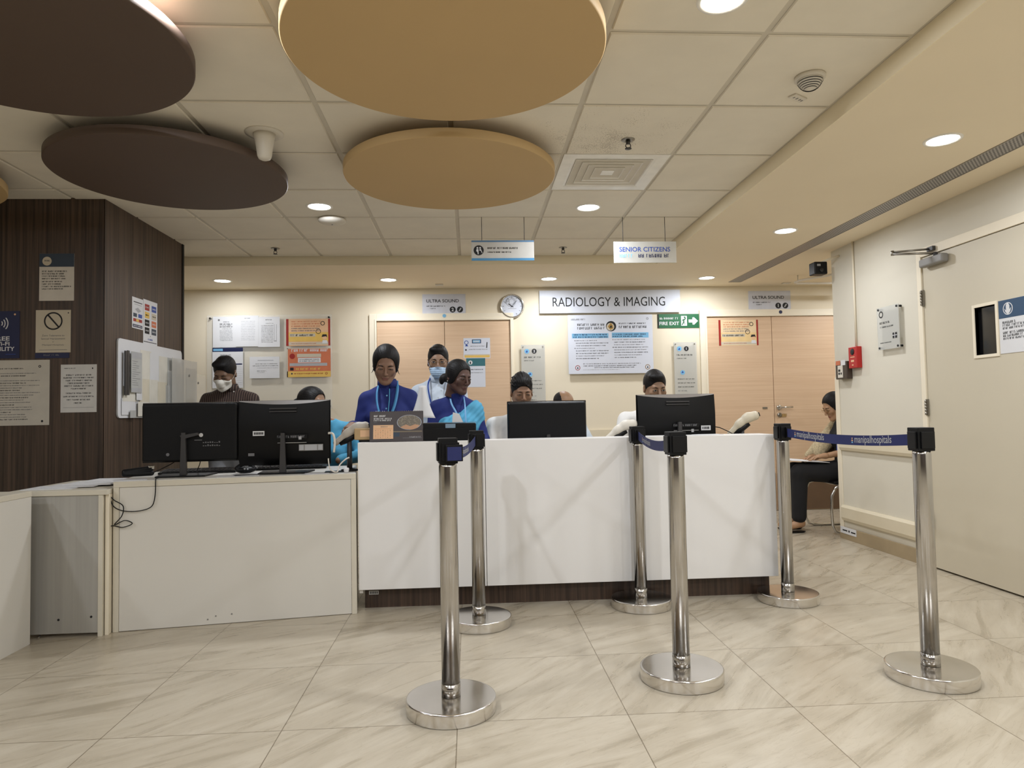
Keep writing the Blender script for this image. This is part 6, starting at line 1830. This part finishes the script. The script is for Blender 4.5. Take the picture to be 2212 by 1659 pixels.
        for s in (-1, 1):
            obj('ear_loop', MB().tube([toP((s * .055, -.048, -.045)), toP((s * .071, -.015, -.02)), toP((s * .082, .010, .012)), toP((s * .080, .026, .0))], .0013, 5), mm, mo)
    if glasses:
        gl = MB()
        for s in (-1, 1):
            pts_ = [toP((s * .033 + .0225 * math.cos(a), -.102 + .006 * abs(math.cos(a)) * (1 if s * math.cos(a) > 0 else 0), .001 + .015 * math.sin(a))) for a in [2 * PI * i / 22 for i in range(22)]]
            gl.tube(pts_, .0011, 5, closed=True)
            gl.tube([toP((s * .0555, -.096, .004)), toP((s * .070, -.06, .006)), toP((s * .079, .008, .004))], .0012, 5)
        gl.tube([toP((-.0105, -.103, .003)), toP((0, -.105, .006)), toP((.0105, -.103, .003))], .0011, 5)
        obj('glasses', gl, 'gold', t)
    return t, toP

def stand(h=1.62, sex='m', lean=0.0, bend=0.0):
    k = h / 1.65
    hw = .185 if sex == 'm' else .160
    J = dict(pelvis=(0, 0, .90 * k), chest=(0, -.02 - lean * .5, 1.22 * k), neck=(0, -.03 - lean, 1.39 * k), head=(0, -.055 - lean * 1.25, 1.535 * k),
             shL=(-hw, -.02 - lean, 1.345 * k), shR=(hw, -.02 - lean, 1.345 * k), elL=(-hw - .05, -.02 - lean, 1.07 * k), elR=(hw + .05, -.02 - lean, 1.07 * k),
             wrL=(-hw + .02, -.24 - lean, 1.02 * k), wrR=(hw - .02, -.24 - lean, 1.02 * k),
             hipL=(-.09, 0, .88 * k), hipR=(.09, 0, .88 * k), knL=(-.10, -.01, .47 * k), knR=(.10, -.01, .47 * k), anL=(-.10, .03, .09), anR=(.10, .03, .09), toeL=(-.11, -.11, .035), toeR=(.11, -.11, .035))
    return J
def seat(hz=0.0, sex='m', lean=0.05):
    hw = .19 if sex == 'm' else .165
    J = dict(seated=True, pelvis=(0, .05, .54), chest=(0, -.02 - lean * .5, .84 + hz), neck=(0, -.04 - lean, 1.01 + hz), head=(0, -.075 - lean * 1.2, 1.16 + hz),
             shL=(-hw, -.02 - lean, .965 + hz), shR=(hw, -.02 - lean, .965 + hz), elL=(-hw - .06, -.10 - lean, .80), elR=(hw + .06, -.10 - lean, .80),
             wrL=(-.14, -.28 - lean, .80), wrR=(.14, -.28 - lean, .80),
             hipL=(-.09, .03, .52), hipR=(.09, .03, .52), knL=(-.11, -.38, .53), knR=(.11, -.38, .53), anL=(-.11, -.36, .10), anR=(.11, -.36, .10), toeL=(-.11, -.50, .035), toeR=(.11, -.50, .035))
    return J
def sk(c, lip): return (skin('skin', c), lip)

# 1 man with white cup mask and dark striped shirt, standing behind the left monitor
def stripe_mat():
    m, nt, b = newmat('dark_striped_cloth'); N_, L_ = nt.nodes, nt.links
    tc = N_.new('ShaderNodeTexCoord'); sp = N_.new('ShaderNodeSeparateXYZ'); L_.new(tc.outputs['Object'], sp.inputs[0])
    a = N_.new('ShaderNodeMath'); a.operation = 'MULTIPLY'; a.inputs[1].default_value = 62.0; L_.new(sp.outputs[0], a.inputs[0])
    fr = N_.new('ShaderNodeMath'); fr.operation = 'FRACT'; L_.new(a.outputs[0], fr.inputs[0])
    g = N_.new('ShaderNodeMath'); g.operation = 'LESS_THAN'; g.inputs[1].default_value = 0.16; L_.new(fr.outputs[0], g.inputs[0])
    mx = N_.new('ShaderNodeMix'); mx.data_type = 'RGBA'; L_.new(g.outputs[0], mx.inputs['Factor'])
    mx.inputs['A'].default_value = rgb(46, 32, 28); mx.inputs['B'].default_value = rgb(120, 100, 86)
    L_.new(mx.outputs['Result'], b.inputs['Base Color']); b.inputs['Roughness'].default_value = 0.85
    return m
M['stripe'] = stripe_mat()
J = stand(1.60, 'm', lean=0.07)
J['head'] = (-0.005, -.17, 1.440); J['neck'] = (0, -.10, 1.318); J['chest'] = (0, -.06, 1.14)
for n, s in (('L', -1), ('R', 1)): J['sh' + n] = (s * .165, -.08, 1.235); J['el' + n] = (s * .225, -.09, .98); J['wr' + n] = (s * .15, -.32, .95)
t, toP = person('person with a white cup mask and dark striped shirt, head bowed, behind the left monitors', (-1.868, 5.55, 0), 0.0, J, 'm', sk((112, 84, 64), (100, 66, 56)), 'short',
           head_rot=(0.50, 0.08, -0.12), top=M['stripe'], mask=('cup', 'maskw'), trousers='jean', seed=1, eyes='down')
for k, (z, y, x) in enumerate(((1.215, -.193, 0.0), (1.12, -.185, -.005), (1.03, -.16, -.005))):
    obj('shirt_button', MB().lathe([(.006, 0), (.006, -.003)], (x, y + .004, z), 12, axis='y'), 'maskw', t)
cv = obj('shirt_button', MB().lathe([(.005, 0), (.005, -.003)], (.055, -.15, 1.30), 12, axis='y'), 'maskw', t)

# 2 woman in royal blue, head bowed, blue lanyard
J = stand(1.62, 'f', lean=0.05)
J['head'] = (0.0, -.13, 1.432); J['neck'] = (0.005, -.06, 1.295); J['chest'] = (0.0, -.03, 1.10)
J['shL'] = (-.142, -.03, 1.205); J['shR'] = (.145, -.03, 1.215); J['elL'] = (-.185, -.05, .99); J['elR'] = (.19, -.06, 1.0)
J['wrL'] = (-.185, -.31, 1.035); J['wrR'] = (.19, -.25, 1.06); J['pelvis'] = (0, 0, .87)
t, toP = person('person in royal blue jacket with pale blue lanyard, dark hair drawn back, looking down', (-0.545, 4.66, 0), 0.0, J, 'f', sk((132, 100, 80), (118, 76, 66)), 'smooth',
           head_rot=(0.46, 0.06, 0.10), top='bluefab', top_name='jacket', collar='bluefab', seed=2, eyes='down', scale_head=1.02,
           hands=[dict(wrist=(-.185, -.315, 1.035), d=(-.15, -1, -.25), up=(.1, -.2, 1), curl=.7, side=1, size=.92), dict(wrist=(.19, -.25, 1.06), d=(.25, -.9, .1), up=(0, .0, 1), curl=.8, side=-1, size=.92)])
def ribbon(name, pts, w, m, parent, nrm=(0, -1, 0)):
    P0_ = [Vector(p) for p in pts]; P = []; rows = []
    for i in range(len(P0_) - 1):
        a0, a1, a2, a3 = P0_[max(i - 1, 0)], P0_[i], P0_[i + 1], P0_[min(i + 2, len(P0_) - 1)]
        for q_ in range(6):
            u = q_ / 6; P.append(0.5 * ((2 * a1) + (-a0 + a2) * u + (2 * a0 - 5 * a1 + 4 * a2 - a3) * u * u + (-a0 + 3 * a1 - 3 * a2 + a3) * u ** 3))
    P.append(P0_[-1])
    for i, p in enumerate(P):
        d_ = (P[min(i + 1, len(P) - 1)] - P[max(i - 1, 0)]).normalized(); s_ = d_.cross(Vector(nrm)).normalized() * (w / 2)
        rows.append([p - s_, p + s_])
    return obj(name, MB().grid(rows, len(P), 2), m, parent, solid=.0015)
ribbon('lanyard', [(-.052, -.06, 1.315), (-.060, -.125, 1.25), (-.056, -.160, 1.18), (-.035, -.190, 1.10), (-.01, -.18, 1.0)], .012, 'lanyard', t)
ribbon('lanyard', [(.062, -.05, 1.325), (.072, -.12, 1.26), (.060, -.165, 1.17), (.03, -.193, 1.08), (-.005, -.18, 1.0)], .018, 'lanyard', t)
obj('jacket_placket', MB().tube([(.020, -.115, 1.27), (.022, -.145, 1.20), (.018, -.180, 1.12), (.012, -.175, 1.0)], .003, 6), 'skyfab', t)
for z, y in ((1.225, -.135), (1.14, -.176)): obj('jacket_button', MB().lathe([(.005, 0), (.005, -.003)], (.005, y, z), 12, axis='y'), 'sky', t)
for s in (-1, 1):
    obj('loose_strand', MB().tube([toP(p) for p in [(s * .074, -.02, -.02), (s * .082, -.03, -.045), (s * .092, -.036, -.052)]], [.004, .0022, .0006], 6), 'hair', t)

# 3 man with spectacles and pale blue mask
J = stand(1.66, 'm', lean=0.0)
J['head'] = (0, -.07, 1.495); J['neck'] = (0, -.03, 1.355); J['chest'] = (0, -.02, 1.17)
for n, s in (('L', -1), ('R', 1)): J['sh' + n] = (s * .158, -.02, 1.265); J['el' + n] = (s * .20, -.03, 1.0)
t, toP = person('person with glasses, pale blue mask and pale shirt standing between the two people in blue', (-0.235, 5.32, 0), 0.0, J, 'm', sk((134, 104, 82), (110, 72, 60)), 'short',
           head_rot=(0.10, 0.0, 0.02), top='palefab', mask=('flat', 'mask'), glasses=True, seed=3, eyes='open', trousers='navyfab')
ribbon('lanyard', [(-.058, -.03, 1.39), (-.075, -.12, 1.33), (-.07, -.15, 1.26), (-.045, -.158, 1.15), (-.01, -.15, 1.03)], .012, 'blue', t)
ribbon('lanyard', [(.058, -.03, 1.39), (.075, -.12, 1.33), (.07, -.15, 1.26), (.045, -.158, 1.15), (.01, -.15, 1.03)], .012, 'blue', t)
for z, y in ((1.31, -.135), (1.22, -.152)): obj('shirt_button', MB().lathe([(.005, 0), (.005, -.003)], (0, y, z), 12, axis='y'), 'paper', t)

# 4 woman in blue blouse and pale blue sash, face turned right
J = stand(1.55, 'f', lean=0.03)
J['head'] = (0.01, -.10, 1.352); J['neck'] = (-.01, -.04, 1.215); J['chest'] = (0, -.02, 1.02); J['pelvis'] = (0, 0, .80)
J['shL'] = (-.145, -.02, 1.145); J['shR'] = (.118, -.02, 1.125); J['elL'] = (-.185, -.05, .93); J['elR'] = (.172, -.04, .91); J['wrL'] = (-.10, -.27, .93); J['wrR'] = (.12, -.27, .92)
for n in 'LR': J['hip' + n] = (J['hip' + n][0], 0, .78)
t, toP = person('person in blue blouse with sky blue sash and low bun, face turned to the right', (-0.085, 4.86, 0), 0.0, J, 'f', sk((84, 58, 48), (84, 50, 46)), 'bun',
           head_rot=(0.26, 0.05, 0.72), top='bluefab', top_name='blouse', collar=False, seed=4, eyes='down', scale_head=.97)
# sash: a shell over the chest, from the right shoulder across to the left hip
sf = Field(np.arange(-.26, .28, .0065), np.arange(-.24, .2, .0065), np.arange(.72, 1.26, .0065))
for a, b, ra, rb, k, kind in body_prims(J, 'f'):
    if kind == 'torso': sf.cone(a, b, ra + .014, rb + .014, k)
sf.cone(J['shR'], Vector(J['shR']).lerp(Vector(J['elR']), .25), .062, .058, .04)
def sashcut(X, Y, Z):
    u = X + .02 - (Z - 1.12) * .55                      # band edges run down to the left
    a = -(X * .75 + (Z - 1.10) * -.05 + .085 + np.maximum(0, (1.08 - Z)) * .25)
    b = Z - 1.105 - np.clip(X - .02, 0, .2) * .9 + np.clip(-X, 0, .2) * .35
    return np.maximum(np.maximum(a, b), (.78 - Z))
sf.op(sashcut, (-9, -9, -9), (9, 9, 9), mode='max')
sf.cone(Vector(J['neck']) + Vector((0, .01, -.05)), Vector(J['neck']) + Vector((0, -.02, .10)), .055, .06, .006, 'sub')
X, Y, Z = sf._pts((slice(None),) * 3)
sf.F += (.0025 * np.sin((X * 1.0 - Z * .75) * 150 + np.sin(Z * 20) * 2)).astype(np.float32)
np_obj('sash', [sf.mesh()], 'skyfab', t, smooth_iter=1)
ribbon('lanyard', [(-.052, -.04, 1.235), (-.040, -.125, 1.17), (-.005, -.165, 1.10), (.03, -.185, 1.02), (.065, -.180, .93)], .012, pm('pale_lanyard', (120, 170, 215), 0.6), t)
ribbon('lanyard', [(.040, -.04, 1.235), (.052, -.125, 1.16), (.055, -.165, 1.09), (.06, -.185, 1.01), (.07, -.180, .93)], .010, pm('pale_lanyard', (120, 170, 215), 0.6), t)
e_ = toP((-.086, .008, -.036)); obj('earring', MB().lathe([(.001, -.005), (.005, -.002), (.005, .002), (.001, .005)], tuple(e_), 12), 'chrome', t)

# 5 seated man with thick curly hair behind the plain monitor
J = seat(0.035, 'm', lean=.03)
J['head'] = (0, -.11, 1.240); J['neck'] = (-.005, -.06, 1.085); J['shL'] = (-.20, -.03, 1.01); J['elL'] = (-.235, -.12, .83); J['wrL'] = (-.12, -.32, .80)
person('seated person with thick tousled black hair and white shirt behind the plain monitor', (0.375, 5.02, 0), 0.0, J, 'm', sk((134, 100, 76), (112, 72, 60)), 'tall',
       head_rot=(0.22, 0.0, 0.10), top='whitefab', seed=5, eyes='down', scale_head=.98)
# 6 seated man at the right monitor
J = seat(0.06, 'm', lean=.03)
J['head'] = (0.0, -.10, 1.256); J['neck'] = (0, -.05, 1.10); J['shL'] = (-.205, -.03, 1.03); J['elL'] = (-.275, -.12, .85); J['wrL'] = (-.15, -.34, .80)
person('seated person with short black hair and white shirt peering over the right monitor', (1.345, 5.0, 0), 0.0, J, 'm', sk((136, 106, 82), (112, 72, 60)), 'short',
       head_rot=(0.24, -0.02, 0.10), top='whitefab', seed=6, eyes='open', scale_head=1.0, sleeve=0.0)
# 7 seated woman behind the second left monitor, bowed to the right
J = seat(-.02, 'f', lean=.05)
J['head'] = (-.055, -.15, 1.180); J['neck'] = (.035, -.07, 1.06); J['chest'] = (.07, -.02, .85); J['shL'] = (-.10, -.04, 1.01); J['shR'] = (.215, -.05, 1.0); J['elR'] = (.29, -.16, .82); J['wrR'] = (.16, -.34, .80)
J['elL'] = (-.14, -.24, .85); J['wrL'] = (-.13, -.46, .815)
t, toP = person('seated person in sky blue over navy bent forward, forehead showing above the curved monitor', (-1.04, 5.0, 0), 0.0, J, 'f', sk((132, 98, 72), (112, 72, 60)), 'backbun',
       head_rot=(0.02, 0.20, 1.15), top='skyfab', top_name='tunic', collar=False, seed=7, eyes='down', scale_head=1.02, sleeve=.9,
       hands=[dict(wrist=(-.13, -.46, .815), d=(-.2, -1, -.05), up=(0, 0, 1), curl=.5, side=1, size=.95)])
# 8 balding person further back
J = seat(0.0, 'm', lean=.04)
J['head'] = (0, -.12, 1.155); J['neck'] = (0, -.06, 1.02)
person('seated person with a balding forehead further back, just above the plain monitor', (0.775, 6.05, 0), 0.35, J, 'm', sk((150, 116, 86), (112, 72, 60)), 'bald',
       head_rot=(0.45, 0.1, 0.35), top='palefab', seed=8, eyes='down')

# 9 woman seated sideways on a chrome cantilever chair in the corridor
J = dict(seated=True, pelvis=(0, .06, .53), chest=(0, .02, .82), neck=(0, .0, .985), head=(0, -.085, 1.105), shL=(-.15, .01, .925), shR=(.15, .01, .925),
         elL=(-.20, .02, .72), elR=(.19, .0, .72), wrL=(-.10, -.22, .665), wrR=(.13, -.24, .67),
         hipL=(-.085, .04, .51), hipR=(.085, .04, .51), knL=(-.09, -.44, .525), knR=(.09, -.47, .525), anL=(-.09, -.43, .11), anR=(.09, -.49, .11), toeL=(-.09, -.57, .045), toeR=(.09, -.62, .045))
WX, WY = 3.36, 5.98
t, toP = person('person in black with glasses and lowered mask, seated in profile in the corridor', (WX, WY, 0), -PI / 2, J, 'f', sk((170, 132, 100), (150, 90, 78)), 'backbun',
       head_rot=(0.50, 0, 0), top='blackfab', top_name='tunic', collar=False, seed=9, eyes='down', glasses=True, sleeve=0.0, trousers='blackfab', shoe='sandal',
       hands=[dict(wrist=(-.10, -.22, .665), d=(.05, -1, -.25), up=(0, 0, 1), curl=.45, side=1, size=.95), dict(wrist=(.13, -.24, .67), d=(-.25, -1, -.1), up=(0, 0, 1), curl=.35, side=-1, size=.95)])
sfF = Field(np.arange(-.22, .05, .006), np.arange(-.40, .02, .006), np.arange(.60, 1.02, .006))
sfF.cone((-.11, -.03, .95), (-.14, -.13, .80), .036, .042, .04); sfF.cone((-.14, -.13, .80), (-.10, -.30, .665), .044, .022, .04); sfF.cone((-.10, -.08, .80), (-.08, -.20, .68), .06, .045, .05)
X, Y, Z = sfF._pts((slice(None),) * 3); sfF.F += (.002 * np.sin(X * 150 + Z * 90) * np.sin(Y * 130)).astype(np.float32)
np_obj('net_shawl', [sfF.mesh()], 'meshfab', t, smooth_iter=1)
R_ = lambda p: (WX + p[1], WY - p[0], p[2])                     # her space -> room
o = obj('document', MB().add([(-.18, 0, .012), (.16, 0, -.012), (.16, .26, -.012), (-.18, .26, .02)], [(0, 1, 2, 3)]), 'paper', solid=.004, loc=(WX - .38, WY - .14, .622), rz=0.0)
tag(o, 'white sheets of paper lying on the lap of the person in the corridor', 'paper')
bt = thing('water_bottle', 'clear water bottle with a blue label held on the lap in the corridor', 'bottle', (WX - .105, WY - .12, .605))
obj('bottle', MB().lathe([(.030, 0), (.032, .01), (.031, .09), (.032, .16), (.026, .19), (.013, .21), (.012, .225)], n=24), acrylic('bottle_plastic', (225, 230, 235), .35, .08), bt)
obj('label', MB().lathe([(.0328, .085), (.0332, .09), (.0332, .150), (.0328, .155)], n=24, cap=False), pm('bottle_label_blue', (30, 70, 170), 0.4), bt)
obj('cap', MB().lathe([(.015, .222), (.015, .240), (.013, .243)], n=18), 'blue', bt)
# chair
c = thing('cantilever_chair', 'black seated chrome cantilever chair in the corridor beside the right wall', 'chair', (WX - .03, WY, 0), -PI / 2)
obj('seat', MB().box(-.22, .22, -.20, .24, .425, .452), 'black', c, bevel=.012, seg=3)
obj('backrest', MB().box(-.21, .21, .255, .275, .62, .90), 'black', c, bevel=.008, seg=3)
for s in (-1, 1):
    pts = [(s * .235, .265, .90), (s * .235, .25, .60), (s * .235, .20, .44), (s * .235, .0, .425), (s * .235, -.14, .42), (s * .235, -.20, .40), (s * .235, -.235, .33), (s * .235, -.24, .20), (s * .235, -.235, .08), (s * .235, -.21, .028), (s * .235, -.16, .013), (s * .235, .20, .013)]
    obj('frame_tube', MB().tube(pts, .012, 10), 'chrome', c)
obj('floor_bar', MB().tube([(-.235, .20, .013), (-.235, .22, .013), (.235, .22, .013), (.235, .20, .013)], .012, 10), 'chrome', c)
obj('cross_bar', MB().tube([(-.235, .05, .422), (.235, .05, .422)], .009, 8).tube([(-.235, -.13, .418), (.235, -.13, .418)], .009, 8), 'chrome', c)
